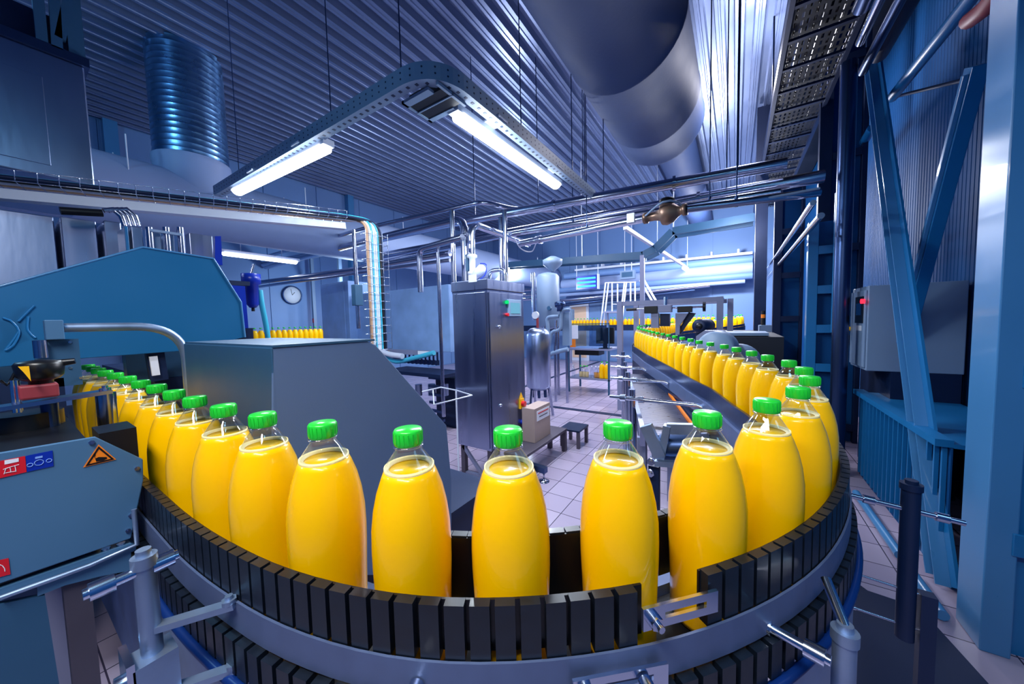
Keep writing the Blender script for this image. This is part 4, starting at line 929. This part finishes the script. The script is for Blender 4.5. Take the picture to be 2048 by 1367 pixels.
mp_([(1096, 700), (1096, 655), (1093, 634), (1118, 632)], .03, M_lbox)
mp_([(1096, 704), (1103, 662), (1122, 660), (1122, 620), (1140, 618)], .028, M_lbox)
mp_([(1094, 712), (1110, 704), (1136, 698)], .035, M_lbox)
mp_([(1145, 618), (1145, 640)], .03, M_lbox)
mp_([(1110, 705), (1112, 640)], .022)
c = PY(1120, 616, yv); MB().lathe([(.05, 0), (.05, .06), (.08, .07), (.085, .14), (.05, .16), (0, .16)], c + V((0, 0, -.05)), 20).build('motor', M_pipedark, t)
MB().box(PY(1124, 624, yv + .1), PY(1144, 690, yv + .2)).build('panel', M_lbox, t)
q = PY(1110, 700, yv); MB().cyl((q.x, yv, 0), (q.x, yv, q.z), .02).cyl((q.x + .2, yv, 0), (q.x + .2, yv, q.z), .02).build('leg', M_pipe, t)
# ------------------------------------------------------------------ work table
t = thing('work_table', 'steel trolley table with bottles on its lower shelf', 'table', (-2.15, 5.8, 0))
tx0, tx1, ty0, ty1 = -2.55, -1.78, 5.72, 6.3
zt3 = PY(1180, 697, ty0).z; zs3 = PY(1180, 757, ty0).z
MB().box((tx0, ty0, zt3 - .03), (tx1, ty1, zt3)).build('table_top', M_alu, t)
MB().box((tx0, ty0, zs3 - .02), (tx1, ty1, zs3)).build('shelf', M_alu, t)
for x_ in (tx0 + .015, tx1 - .015):
    for y_ in (ty0 + .015, ty1 - .015): MB().box((x_ - .015, y_ - .015, 0), (x_ + .015, y_ + .015, zt3 - .03)).build('leg', M_guardd, t)
MB().box((tx0 + .12, ty0 + .05, zt3 - .12), (tx1 - .2, ty0 + .35, zt3 - .031)).build('drawer', M_black, t)
t = thing('display_case', 'clear acrylic case on the steel table, white and orange sheets at its left', 'case', (-2.15, 5.8, zt3))
zc_ = PY(1150, 648, ty0).z
m = MB().box((tx0 + .01, ty0 + .02, zt3 + .002), (tx1 - .0, ty0 + .03, zc_)); m.build('front_pane', M_acryl, t)
m = MB()
for x_ in (tx0 + .01, tx1 - .01): m.box((x_ - .008, ty0 + .012, zt3), (x_ + .008, ty0 + .02, zc_ + .01))
m.box((tx0, ty0 + .012, zc_), (tx1, ty0 + .022, zc_ + .012)); m.build('case_frame', M_guardd, t)
a = PY(1139, 650, ty0); b_ = PY(1156, 677, ty0); MB().box((a.x, ty0 + .0, b_.z), (b_.x, ty0 + .006, a.z)).build('white_sheet', M_paper, t)
a = PY(1140, 678, ty0); b_ = PY(1151, 694, ty0); MB().box((a.x, ty0 - .002, b_.z), (b_.x, ty0 + .004, a.z)).build('orange_sheet', M_orange, t)
t = thing('monitor', 'black flat monitor standing on the steel table', 'monitor', (-1.95, ty0 + .2, zt3))
a = PY(1192, 655, ty0 + .1); b_ = PY(1228, 687, ty0 + .1); MB().box((a.x, ty0 + .1, b_.z), (b_.x, ty0 + .14, a.z)).build('screen', M_black, t)
MB().box((a.x + .12, ty0 + .11, zt3), (b_.x - .12, ty0 + .13, b_.z)).box((a.x + .06, ty0 + .05, zt3), (b_.x - .06, ty0 + .2, zt3 + .012)).build('stand', M_black, t)
sb = [(1147, .62, 'clear'), (1162, .62, 'pale'), (1168, .68, 'pale'), (1174, .62, 'pale'), (1184, .6, 'clear'), (1192, .6, 'amber'), (1198, .6, 'amber'), (1204, .95, 'full'), (1214, .95, 'full')]
M_pale = mat('pale juice', (225, 190, 130), .3); M_amber = mat('amber juice', (215, 140, 40), .3)
for px_, sc, kd in sb:
    xx = PY(px_, 750, ty0 + .12).x
    if kd == 'full': o = put_bottle((xx, ty0 + .12, zs3 + .001), 'full juice bottle, %s of the two tallest on the lower table shelf' % ('left' if px_ == 1204 else 'right'), 'tall bottles on the table shelf')
    else:
        lab = {'clear': 'clear nearly empty bottle at the left end of the lower table shelf' if px_ == 1147 else 'clear nearly empty bottle in the middle of the lower table shelf', 'pale': 'short bottle of pale juice in the left group on the lower table shelf', 'amber': 'short amber bottle beside the two tall bottles on the table shelf'}[kd]
        t = thing('sample_bottle', lab, 'bottle', (xx, ty0 + .12, zs3 + .001), 'small bottles on the table shelf')
        s = MB().lathe([(0, 0), (.034, 0), (.036, .02), (.036, .12), (.028, .15), (.013, .175), (.013, .2)], (xx, ty0 + .12, zs3 + .001), 14); s.build('bottle_glass', M_clear, t)
        if kd != 'clear': MB().lathe([(0, .002), (.033, .003), (.034, .02), (.034, .10), (0, .10)], (xx, ty0 + .12, zs3 + .001), 14).build('liquid', M_pale if kd == 'pale' else M_amber, t)
        MB().lathe([(.015, .195), (.015, .215), (0, .215)], (xx, ty0 + .12, zs3 + .001), 12).build('cap', M_cap if kd == 'pale' else M_white, t)

# ------------------------------------------------------------------ gantry frame over the conveyor
yg1 = 4.9
t = thing('gantry_frame', 'grey square tube gantry with a labelling unit over the distant conveyor', 'frame', (-1.2, yg1, 0))
def gp(px, py): return PY(px, py, yg1)
ztg = gp(1240, 603).z
xL = gp(1240, 620).x; xR = gp(1440, 620).x
for (x_, y_, nm) in ((xL, yg1, 'leg'), (xR, yg1, 'leg'), (xL + .06, yg1 + .7, 'leg'), (xR + .1, yg1 + .7, 'leg')): MB().box((x_ - .035, y_ - .035, 0), (x_ + .035, y_ + .035, ztg)).build(nm, M_alu, t)
MB().box((xL + .035, yg1 - .03, ztg - .06), (xR - .035, yg1 + .03, ztg - .002)).build('top_beam', M_alu, t)
MB().box((xL + .1, yg1 + .67, ztg - .06), (xR + .06, yg1 + .73, ztg - .002)).build('top_beam', M_alu, t)
MB().box((xR - .03, yg1 + .04, ztg - .06), (xR + .03, yg1 + .66, ztg - .002)).build('side_beam', M_alu, t)
a = gp(1258, 619); b_ = gp(1412, 618)
MB().cyl(V((a.x, yg1 - .06, a.z)), V((b_.x, yg1 - .06, a.z)), .014, 12).build('spindle', M_pipe, t)
MB().cyl(V((b_.x - .03, yg1 - .06, a.z)), V((b_.x, yg1 - .06, a.z)), .06, 18).build('hand_wheel', M_black, t)
MB().cyl(V((a.x - .02, yg1 - .06, a.z)), V((a.x + .12, yg1 - .06, a.z)), .02, 12).build('crank', M_black, t)
for (p, q) in (((1292, 613), (1318, 626)), ((1357, 613), (1386, 624))):
    e = gp(*p); f_ = gp(*q); MB().box((e.x, yg1 - .12, f_.z), (f_.x, yg1 - .02, e.z)).build('slide_block', M_black, t, .005)
e = gp(1320, 611); f_ = gp(1346, 624); MB().box((e.x, yg1 - .14, f_.z), (f_.x, yg1 - .03, e.z)).build('centre_block', M_alu, t, .005)
e = gp(1333, 597); MB().cyl((e.x, yg1 - .08, f_.z), (e.x, yg1 - .08, ztg + .03), .022, 12).build('column', M_chrome, t)
for pts in ([(1305, 626), (1320, 626), (1320, 655), (1305, 655)], [(1353, 626), (1378, 626), (1362, 650), (1361, 668), (1353, 668)]):
    MB().prism([gp(*q) + V((0, -.10, 0)) for q in pts], (0, .07, 0)).build('jaw_plate', M_alu, t)
for pts in ([(1321, 627), (1340, 627), (1340, 652), (1321, 652)], [(1378, 624), (1392, 626), (1372, 652), (1362, 668), (1362, 652)]):
    MB().prism([gp(*q) + V((0, -.05, 0)) for q in pts], (0, .08, 0)).build('jaw_back', M_navy, t)
t = thing('drive_motor', 'dark round motor under the gantry frame at the right', 'motor', gp(1398, 652))
c = PY(1398, 652, 4.6); MB().lathe([(.0, 0), (.06, 0), (.085, .02), (.085, .30), (.06, .32), (0, .32)], c, 24, (.25, 1, 0)).build('motor_body', M_navy, t)
MB().lathe([(.0, -.012), (.035, -.01), (.04, 0)], c, 18, (.25, 1, 0)).build('fan_cover', M_black, t)
MB().box((c.x - .05, c.y + .1, 0), (c.x + .05, c.y + .25, c.z - .08)).build('pedestal', M_navy, t)
# white round machine parts behind the receding row
yw = 3.6
t = thing('capping_drive', 'pale rounded machine housing behind the receding bottles', 'machine', PY(1430, 700, yw))
c = PY(1437, 693, yw); MB().lathe([(0, -.05), (.14, -.05), (.16, -.02), (.16, .12), (.14, .15), (0, .15)], (c.x, yw + .1, c.z - .02), 30, (-.2, -1, 0)).build('round_cover', M_lbox, t)
c2 = PY(1480, 715, yw); MB().lathe([(0, -.05), (.15, -.05), (.17, -.02), (.17, .12), (0, .14)], (c2.x, yw + .2, c2.z - .06), 30, (-.2, -1, 0)).build('lower_cover', M_lbox, t)
pts = [PY(*q, yw + .25) for q in ((1392, 690), (1392, 672), (1408, 661), (1447, 661), (1462, 672), (1462, 700))]
MB().prism(pts, (0, .2, 0)).build('octagon_housing', M_alu, t)
MB().box((c.x - .2, yw + .15, 0), (c.x + .28, yw + .6, c.z - .05)).build('base', M_navy, t)
# dark machinery block at right behind bottles
t = thing('dark_machine_bed', 'dark machine bed right of the gantry, before the blue columns', 'machine', (.1, 5.2, 0))
MB().box((-.15, 4.4, 0), (.42, 6.6, 1.08)).build('bed', M_dark, t)
MB().box((-.1, 4.45, 1.09), (.3, 5.0, 1.12)).build('film_cover', M_lbox, t)

# ------------------------------------------------------------------ far wall equipment
yf = 10.38
def hp(pA, pB, y_, r, mm, label, fl=0):
    a = PY(*pA, y_); b_ = PY(*pB, y_); z_ = (a.z + b_.z) / 2; m = MB().cyl((a.x, y_, a.z), (b_.x, y_, b_.z), r, 16)
    for k in range(fl): q = a.lerp(b_, (k + .5) / fl); m.box((q.x - .02, y_, q.z), (q.x + .02, y_ + .2, q.z + .12))
    return solo(m, 'wall_pipe', mm, label, 'pipe')
yq = 9.9
hp((1150, 540), (1505, 505), yq, .035, M_white, 'thin white pipe on brackets, topmost on the far wall', 8)
hp((1130, 552), (1505, 518), yq, .10, M_wall, 'thick pale pipe second from top on the far wall')
hp((1125, 569), (1505, 535), yq, .14, M_wallpipe if 'M_wallpipe' in globals() else M_whiteduct, 'thickest pale pipe on the far wall')
hp((1120, 580), (1505, 550), yq, .09, M_wall, 'pale pipe below the thickest one on the far wall')
hp((1120, 590), (1490, 562), yq, .05, M_whiteduct, 'slim pipe fourth on the far wall')
hp((1110, 602), (1420, 570), yq, .05, M_pipe, 'long shiny pipe at lamp height on the far wall')
hp((1120, 611), (1390, 580), yq, .04, M_pipedark, 'dark thin pipe lowest on the far wall')
# exit lights / insect lamp
t = thing('insect_lamp', 'blue glowing insect lamp with three tubes on the far wall', 'lamp', PY(1173, 578, 9.3))
a = PY(1152, 553, 9.3); b_ = PY(1195, 576, 9.3)
MB().box((a.x, 9.3, b_.z), (b_.x, 9.4, a.z)).build('housing', M_blue, t)
for k in range(3): z_ = a.z - (k + .7) * (a.z - b_.z) / 3.4; MB().cyl((a.x + .05, 9.28, z_), (b_.x - .05, 9.28, z_), .025, 8).build('tube', M_uv, t)
MB().box((b_.x, 9.27, b_.z - .02), (b_.x + .03, 9.4, a.z + .02)).build('side_frame', M_white, t)
m = MB(); m.cyl((a.x, 9.35, a.z), (a.x, 9.35, CEIL), .01, 6).cyl((b_.x, 9.35, a.z), (b_.x, 9.35, CEIL), .01, 6); m.build('hanger_wire', M_white, t)
a = PY(1240, 542, 9.3); b_ = PY(1269, 556, 9.3)
t = thing('flood_lamp', 'grey square flood lamp hanging right of the blue insect lamp', 'lamp', a)
MB().box((a.x, 9.3, b_.z), (b_.x, 9.45, a.z)).build('housing', M_lbox, t)
MB().box((a.x + .05, 9.29, b_.z + .05), (b_.x - .05, 9.3, a.z - .04)).build('glass', M_guardd, t)
MB().cyl((a.x + .1, 9.4, a.z), (a.x + .1, 9.4, CEIL), .01, 6).cyl((b_.x - .1, 9.4, a.z), (b_.x - .1, 9.4, CEIL), .01, 6).build('hanger_wire', M_white, t)
# door / board
a = PY(1140, 609, 10.37); b_ = PY(1178, 642, 10.37)
MBo = MB().box((a.x, 10.34, 0), (b_.x, 10.38, a.z)); o = struct(MBo, 'door_1', M_white)
MB().box((a.x + .08, 10.33, .1), (b_.x - .08, 10.339, a.z - .08)).build('door_leaf', M_wood, o)
# ladder platform
t = thing('ladder_platform', 'white tubular ladder platform before the far wall', 'ladder', PY(1255, 640, 8.6))
y8 = 8.6
def lp(a, b_, nm='rail', r=.02, dy=0): MB().cyl(PY(*a, y8 + dy), PY(*b_, y8 + dy), r, 8).build(nm, M_white, t)
lp((1211, 565), (1201, 650)); lp((1217, 565), (1207, 650)); lp((1249, 563), (1240, 640)); lp((1253, 563), (1244, 640))
lp((1224, 566), (1224, 622), 'post', .018); lp((1235, 567), (1235, 612), 'post', .018); lp((1261, 564), (1261, 610), 'post', .018); lp((1270, 565), (1270, 606), 'post', .018)
lp((1211, 565), (1272, 564), 'top_rail', .015); lp((1226, 608), (1240, 608), 'mid_rail', .012)
lp((1280, 560), (1310, 612), 'rail', .025); lp((1288, 560), (1318, 612), 'rail', .025)
q0 = PY(1211, 650, y8); q1 = PY(1236, 625, y8)
MB().box((q0.x, y8 - .2, q1.z), (PY(1240, 640, y8).x, y8 + .3, q1.z + .04)).build('step_plate', M_alu, t)
for xx in (q0.x + .05, PY(1240, 640, y8).x - .05): MB().box((xx - .02, y8, 0), (xx + .02, y8 + .04, q1.z)).build('leg', M_alu, t)
# cable ladder crossing the middle distance
t = thing('cable_ladder', 'teal grey cable ladder stepping up across the middle distance', 'cable tray', PY(1200, 510, 6.0))
y6 = 6.2
pts = [PY(1005, 530, y6), PY(1160, 519, y6), PY(1285, 510, y6), PY(1310, 497, y6), PY(1345, 462, y6), PY(1508, 434, y6)]
pts = [V((p.x, y6, p.z)) for p in pts]
m = MB()
for a, b_ in zip(pts, pts[1:]): m.bar(a, b_, .03, .12)
m.build('side_rail', M_guardd, t)
m = MB()
for a, b_ in zip(pts, pts[1:]): m.bar(a + V((0, .3, 0)), b_ + V((0, .3, 0)), .03, .12)
m.build('rear_rail', M_guardd, t)
MB().box((pts[2].x - .04, y6 - .02, 0), (pts[2].x + .03, y6 + .05, pts[2].z)).build('post', M_alu, t)
MB().cyl(pts[1] + V((0, .1, 0)), V((pts[1].x, y6 + .1, CEIL)), .01, 6).cyl(pts[4] + V((0, .1, 0)), V((pts[4].x, y6 + .1, CEIL)), .01, 6).build('hanger_rod', M_white, t)
# frame stands left of the riser
t = thing('pipe_stand', 'steel goal post frame standing behind the long stainless tank', 'frame', PY(640, 650, 3.7))
y3 = 3.7
a = PY(622, 512, y3); b_ = PY(678, 516, y3)
MB().box((a.x - .03, y3 - .03, 0), (a.x + .03, y3 + .03, a.z)).build('leg', M_lbox, t)
MB().box((b_.x - .03, y3 - .03, 0), (b_.x + .03, y3 + .03, a.z)).build('leg', M_lbox, t)
MB().box((a.x + .03, y3 - .025, a.z - .05), (b_.x - .03, y3 + .025, a.z - .001)).build('beam', M_lbox, t)
q = PY(633, 641, y3 - .035); MB().box((a.x - .03, y3 - .034, q.z - .04), (a.x + .03, y3 - .0301, q.z + .05)).build('red_white_label', M_red, t)
# wall clock
c = PX(583, 590, -7.58)
t = thing('wall_clock', 'round wall clock with dark rim on the left wall above the bottle row', 'clock', c)
MB().lathe([(.17, 0), (.19, .02), (.185, .05), (.165, .055), (.165, .03)], c, 32, (1, 0, 0)).build('rim', M_pipedark, t)
MB().lathe([(0, .028), (.166, .028), (.166, .03), (0, .031)], c, 32, (1, 0, 0)).build('face', M_paper, t)
MB().bar(c + V((.033, 0, 0)), c + V((.033, .05, .06)), .004, .01).bar(c + V((.033, 0, 0)), c + V((.033, -.02, .12)), .004, .008).build('hands', M_black, t)
# conveyor under the packed row
solo(MB().box((-7.0, 1.6, .93), (-6.8, 4.4, 1.0)).box((-6.95, 1.7, 0), (-6.9, 1.75, .93)).box((-6.95, 4.2, 0), (-6.9, 4.25, .93)), 'wall_conveyor', M_navy, 'dark conveyor bed along the left wall under the packed bottle row', 'conveyor')
# ------------------------------------------------------------------ right side
xC = .80
t = thing('steel_column', 'big blue painted box column at the right edge', 'column', (xC + .4, 2.0, 0))
ynear = PX(1998, 640, xC).y; yfar = PX(1944, 640, xC).y
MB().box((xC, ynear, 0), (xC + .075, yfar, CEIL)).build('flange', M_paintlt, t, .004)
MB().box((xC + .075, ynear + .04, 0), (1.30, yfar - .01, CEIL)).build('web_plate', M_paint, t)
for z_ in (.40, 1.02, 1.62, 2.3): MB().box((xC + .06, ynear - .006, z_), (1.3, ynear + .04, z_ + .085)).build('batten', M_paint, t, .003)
def dia(t, p, q, x, w, h, mm, nm): MB().bar(PX(*p, x), PX(*q, x), w, h, (1, 0, 0)).build(nm, mm, t, .003)
t = thing('diagonal_brace', 'long pale edged blue brace leaning from upper left to the column foot', 'brace', (.95, 3, 0))
a = PX(1752, 105, .93); b_ = PX(1897, 1290, .86); b_.z = max(b_.z, .02)
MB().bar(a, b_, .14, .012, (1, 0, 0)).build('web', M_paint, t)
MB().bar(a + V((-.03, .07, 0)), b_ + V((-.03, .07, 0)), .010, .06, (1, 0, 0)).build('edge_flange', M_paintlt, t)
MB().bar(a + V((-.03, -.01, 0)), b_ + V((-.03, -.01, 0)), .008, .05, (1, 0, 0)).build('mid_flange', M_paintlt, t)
t = thing('diagonal_brace', 'blue brace rising the other way from the louvre rail to the column top', 'brace', (1.0, 3, 0))
dia(t, (1778, 800), (1955, 130), 1.02, .09, .06, M_paint, 'bar'); dia(t, (1766, 800), (1930, 150), .98, .03, .02, M_paintlt, 'edge')
t = thing('tie_tube', 'round blue tie tube climbing to the upper right before the wall', 'brace', (1.0, 3, 2))
MB().cyl(PX(1784, 195, 1.0), PX(2010, -90, 1.0), .035, 16).build('tube', M_paint, t)
MB().cyl(PX(1700, 330, 1.02), PX(1745, 255, 1.02), .035, 16).build('lower_tube', M_paint, t)
MB().cyl(PX(1784, 195, 1.1), PX(1935, 158, 1.1), .012, 10).build('tie_rod', M_navy, t)
solo(MB().tube(catmull([PX(1940, 40, .9), PX(1975, 12, .9), PX(2000, -20, .9)], .05), .035, 12), 'wall_lamp_end', M_redblk, 'dull red and grey tube end at the top right', 'tube')
# electrical cabinet on the wall
xE = .82
a = PX(1738, 571, xE); f_ = PX(1706, 577, xE); zb = PX(1734, 742, xE).z
t = thing('electrical_cabinet', 'grey electrical cabinet with dark screen and red light at the right', 'cabinet', (1.0, a.y + .2, zb))
MB().box((xE, a.y, zb), (1.29, f_.y, a.z)).build('body', M_lbox, t, .005)
dr = MB().box((xE - .012, a.y + .02, zb + .02), (xE - .0005, f_.y - .02, a.z - .03)).build('door', M_lbox, t, .003)
p = PX(1728, 592, xE - .013); q = PX(1711, 645, xE - .013); MB().box((xE - .018, p.y, q.z), (xE - .0125, q.y, p.z)).build('display', M_black, dr)
MB().box((xE - .0195, p.y + .04, q.z + .06), (xE - .0182, q.y - .03, p.z - .05)).build('screen_area', M_screend, dr)
c = PX(1729, 602, xE - .02); MB().tube([c, c - V((.02, 0, 0))], .017, 14).build('red_light', M_redled, dr)
p = PX(1723, 651, xE - .013); q = PX(1712, 660, xE - .013); MB().box((xE - .0135, p.y, q.z), (xE - .0125, q.y, p.z)).build('label', M_paper, dr)
c = PX(1700, 657, xE - .013); MB().cyl(c, c - V((.04, 0, 0)), .018).build('yellow_valve_knob', M_yellow, t)
solo(MB().box((.95, a.y, 0), (1.28, f_.y + .3, zb - .001)), 'cabinet_plinth', M_navy, 'dark plinth under the grey electrical cabinet', 'plinth')
# louvre screen
t = thing('louvre_screen', 'blue slatted screen with a sloping top rail under the electrical cabinet', 'radiator', (.86, 3.1, 0))
ya, yb2 = PX(1832, 866, .84).y, PX(1717, 775, .84).y; zr = .675
MB().bar((.84, ya - .3, zr), (.84, yb2, zr), .06, .035).build('top_rail', M_paint, t)
m = MB(); y = ya - .28
while y < yb2 - .02: m.box((.842, y, .03), (.858, y + .014, zr - .02)); y += .075
m.build('slats', M_paint, t)
MB().box((.862, ya - .3, .0), (.868, yb2, zr - .02)).build('backing', M_wallblue, t)
MB().box((.87, ya - .3, zr - .02), (1.28, yb2 - .02, zr)).build('ledge', M_paint, t)
solo(MB().cyl(PZ(1712, 985, .03), PZ(1800, 1110, .03), .022, 12), 'floor_pipe', M_paintlt, 'blue pipe lying on the tiles at the right', 'pipe')
solo(MB().cyl(PZ(1820, 1140, .03), PZ(1885, 1230, .03), .022, 12), 'floor_pipe', M_paintlt, 'short blue pipe on the tiles by the foot of the brace', 'pipe')
pl = [PZ(1655, 1120, .10), PZ(1735, 1180, .10), PZ(1840, 1215, .10), PZ(1990, 1380, .10), PZ(1730, 1500, .10), PZ(1560, 1290, .10)]
solo(MB().prism(pl, (0, 0, -.098)), 'steel_plinth', M_navy, 'dark blue steel base plate on the floor at the lower right', 'base plate')
# lattice columns
def lattice(x0, x1, y_, z1, step, label, mm, name='lattice_column'):
    t = thing(name, label, 'column', ((x0 + x1) / 2, y_, 0)); w = (x1 - x0) * .28
    MB().box((x0, y_ - .04, 0), (x0 + w, y_ + .04, z1)).build('chord', mm, t, .003)
    MB().box((x1 - w * .4, y_ - .04, 0), (x1, y_ + .04, z1)).build('chord', mm, t, .003)
    z_ = .12
    while z_ < z1: MB().box((x0 + w, y_ - .045, z_), (x1 - w * .4, y_ - .03, z_ + .07)).build('batten', mm, t); z_ += step
    MB().box((x0 + w, y_ + .02, 0), (x1 - w * .4, y_ + .03, z1)).build('back_sheet', M_wallblue, t)
    return t
q0 = PY(1612, 600, 4.0).x; q1 = PY(1688, 600, 4.0).x
lattice(q0, q1, 4.0, PY(1625, 445, 4.0).z, .34, 'pale blue battened column left of the electrical cabinet', M_paint)
q0 = PY(1545, 600, 5.6).x; q1 = PY(1605, 600, 5.6).x
lattice(q0, q1, 5.6, 2.9, .55, 'dark battened column further back, left of the pale blue one', M_navy)
q0 = PY(1655, 300, 4.6).x; lattice(q0 - .05, q0 + .3, 4.7, CEIL, .9, 'tall dark blue battened column rising to the roof behind the pale one', M_navy)
# dark main post and cabinet strip
a = PY(1508, 600, 6.3).x; b_ = PY(1532, 600, 6.3).x
solo(MB().box((a, 6.25, 0), (b_, 6.4, CEIL)), 'steel_post', M_navy, 'dark square post standing where the bright far wall ends', 'column')
a = PY(1518, 650, 5.9); b_ = PY(1532, 795, 5.9); 
t = thing('signal_cabinet', 'narrow pale cabinet with a small signal lamp before the dark post', 'cabinet', (a.x, 5.9, 0))
MB().box((a.x, 5.85, .55), (b_.x + .06, 6.1, a.z)).build('body', M_lbox, t); MB().box((a.x + .02, 5.9, 0), (b_.x, 6.05, .55)).build('stand', M_navy, t)
m = MB().cyl((a.x + .05, 5.95, a.z), (a.x + .05, 5.95, a.z + .2), .025); m.build('lamp_body', M_black, t); MB().cyl((a.x + .05, 5.95, a.z + .1), (a.x + .05, 5.95, a.z + .15), .027).build('amber_ring', M_orange, t)
# vertical pipes at right
pipe([PY(1688, 250, 3.75) , V((PY(1688, 250, 3.75).x, 3.75, .3))], .032, M_pipe, 'shiny vertical pipe left of the electrical cabinet')
pipe([V((.70, 3.68, 0)), V((.70, 3.68, 3.2))], .05, M_pipedark, 'thick dark vertical pipe beside the shiny one')
pipe([V((PY(1672, 500, 3.9).x, 3.9, 1.15)), V((PY(1672, 500, 3.9).x, 3.9, 2.3))], .018, M_paint, 'thin blue vertical conduit on the pale battened column')
# pipes running along the right side under the roof
def yp(px, py, x, y0, y1, r, mm, lb_):
    q = PX(px, py, x); return solo(MB().cyl((x, y0, q.z), (x, y1, q.z), r, 16), 'pipe', mm, lb_, 'pipe')
yp(1640, 120, .60, -.5, 3.2, .045, M_pipedark, 'innermost dark pipe running lengthwise under the right hand tray')
yp(1668, 150, .68, -.5, 3.3, .05, M_pipedark, 'second dark pipe running lengthwise at the upper right')
yp(1700, 130, .74, -.5, 3.6, .028, M_pipe, 'thin shiny pipe running lengthwise at the upper right')
yp(1722, 150, .80, -.5, 3.8, .03, M_pipedark, 'thin dark pipe next to the shiny one at the upper right')
yp(1750, 120, .88, -.5, 3.8, .06, M_navy, 'outermost thick dark pipe at the upper right')
yp(1592, 455, .42, 3.0, 8.5, .018, M_pipe, 'upper shiny pipe receding along the right side')
yp(1600, 480, .46, 3.0, 8.5, .02, M_pipe, 'lower shiny pipe receding along the right side')
# cable ladder overhead right
zl = 3.35; t = thing('cable_ladder', 'dark overhead cable ladder along the right side of the deck', 'cable tray', (.6, 3, zl))
x0 = PZ(1548, 210, zl).x; x1 = x0 + .42
for xx in (x0, x1): MB().box((xx - .015, -1, zl), (xx + .015, 8.5, zl + .09)).build('side_rail', M_navy, t)
yy = .2
while yy < 8.3: MB().box((x0 + .015, yy, zl + .01), (x1 - .015, yy + .03, zl + .03)).build('rung', M_navy, t); yy += .36
m = MB(); yy = 3.6
M_sheet = M_dark
# perforated sheet (real holes) above the rungs
nx, step = 10, .042
vs = []; fs = []
def quad(x_, y_, w, h): 
    k = len(vs); vs.extend([V((x_, y_, zl + .05)), V((x_ + w, y_, zl + .05)), V((x_ + w, y_ + h, zl + .05)), V((x_, y_ + h, zl + .05))]); fs.append((k, k + 1, k + 2, k + 3))
yy = -.8
while yy < 8.4:
    quad(x0 + .015, yy, x1 - x0 - .03, .03)
    for k in range(11): quad(x0 + .015 + k * .038, yy + .03, .022, .05)
    yy += .08
m._a(vs, fs); m.build('perforated_sheet', M_dark, t)
m = MB()
for i in range(6): m.tube([V((x0 + .05 + .055 * i, -1, zl + .075)), V((x0 + .06 + .055 * i, 8.4, zl + .075))], .018, 8)
m.build('cables', M_black, t)
for yy in (1.5, 4.5, 7.5): MB().cyl((x0, yy, zl + .05), (x0, yy, CEIL), .008, 6).cyl((x1, yy, zl + .05), (x1, yy, CEIL), .008, 6).build('hanger_rod', M_navy, t)
q = PX(1720, 20, .85); a = PX(1735, 12, .9)
solo(MB().box((.55, 1.05, 2.62), (.95, 1.35, 2.70)), 'overhead_lamp_housing', M_lbox, 'pale lamp housing cut by the top edge near the right', 'lamp housing')
hang(bpy.data.objects['overhead_lamp_housing'], [(.6, 1.2, 2.68), (.9, 1.2, 2.68)], (.1, .9))

# ------------------------------------------------------------------ lights added to the hall, without fixtures of their own
def area(name, loc, sx, sy, e, c, rot=(0, 0, 0)):
    l = bpy.data.lights.new(name, 'AREA'); l.shape = 'RECTANGLE'; l.size = sx; l.size_y = sy; l.energy = e; l.color = c
    o = bpy.data.objects.new(name, l); col.objects.link(o); o.location = loc; o.rotation_euler = rot; return o
def point(name, loc, e, c, r=.12):
    l = bpy.data.lights.new(name, 'POINT'); l.energy = e; l.color = c; l.shadow_soft_size = r
    o = bpy.data.objects.new(name, l); col.objects.link(o); o.location = loc; return o
WH = (.88, .90, 1); BL = (.34, .72, 1)
area('added_light', (-2.2, 4.2, 3.2), 1.5, .5, 60, WH)  # added without a fixture, lifts the middle of the hall
area('added_light', (-.9, 7.2, 3.2), 2.5, .5, 260, WH)  # added without a fixture, brightens the far end
point('added_light', (.12, 4.6, 3.82), 62, (.92, .90, 1), .12)  # added above the cable ladder to brighten the right of the deck
point('added_light', (.0, 5.6, 2.6), 60, WH, .12)
point('added_light', (-2.9, 4.6, 3.0), 70, WH)
point('added_light', (-.4, 8.4, 2.7), 230, WH)  # added without a fixture to whiten the far wall
point('added_light', (-4.6, 7.4, 2.4), 130, (.75, .86, 1))
point('added_light', (-6.0, 3.6, 1.9), 60, (.62, .82, 1))
point('added_light', (-2.9, 1.24, 2.34), 14, LAMPCOL, .1)  # added under the tube lamp so the deck near it is not dark
point('added_light', (-1.31, 1.8, 2.34), 10, LAMPCOL, .1)
point('added_light', (-3.6, -1.2, 3.2), 80, BL, .2)  # added blue fill from behind the camera for the left machines
area('added_light', (-.22, -.45, 2.4), 1.2, .25, 43, (1, .97, .96))  # lamp over the camera, out of view, read off the bright caps
area('added_light', (.55, -.2, 3.2), 1.0, .3, 16, BL)  # added blue fill for the right side
point('added_light', (.9, .6, 1.9), 5, BL, .2)  # added weak blue fill by the right wall
w = bpy.data.worlds.new('w'); scn.world = w; w.use_nodes = True
bg = w.node_tree.nodes['Background']; bg.inputs['Color'].default_value = (.05, .22, .9, 1); bg.inputs['Strength'].default_value = .12
scn.view_settings.view_transform = 'Standard'; scn.view_settings.look = 'None'; scn.view_settings.exposure = 0; scn.view_settings.gamma = 1
scn.view_settings.use_curve_mapping = False
# bottles: categories and bookkeeping clean-up
for o in list(col.objects):
    if o.name.startswith('juice_bottle') and o.parent is None: o['category'] = 'bottle'
    if '_org' in o.keys(): del o['_org']
    if o.get('label') == 'x': del o['label']
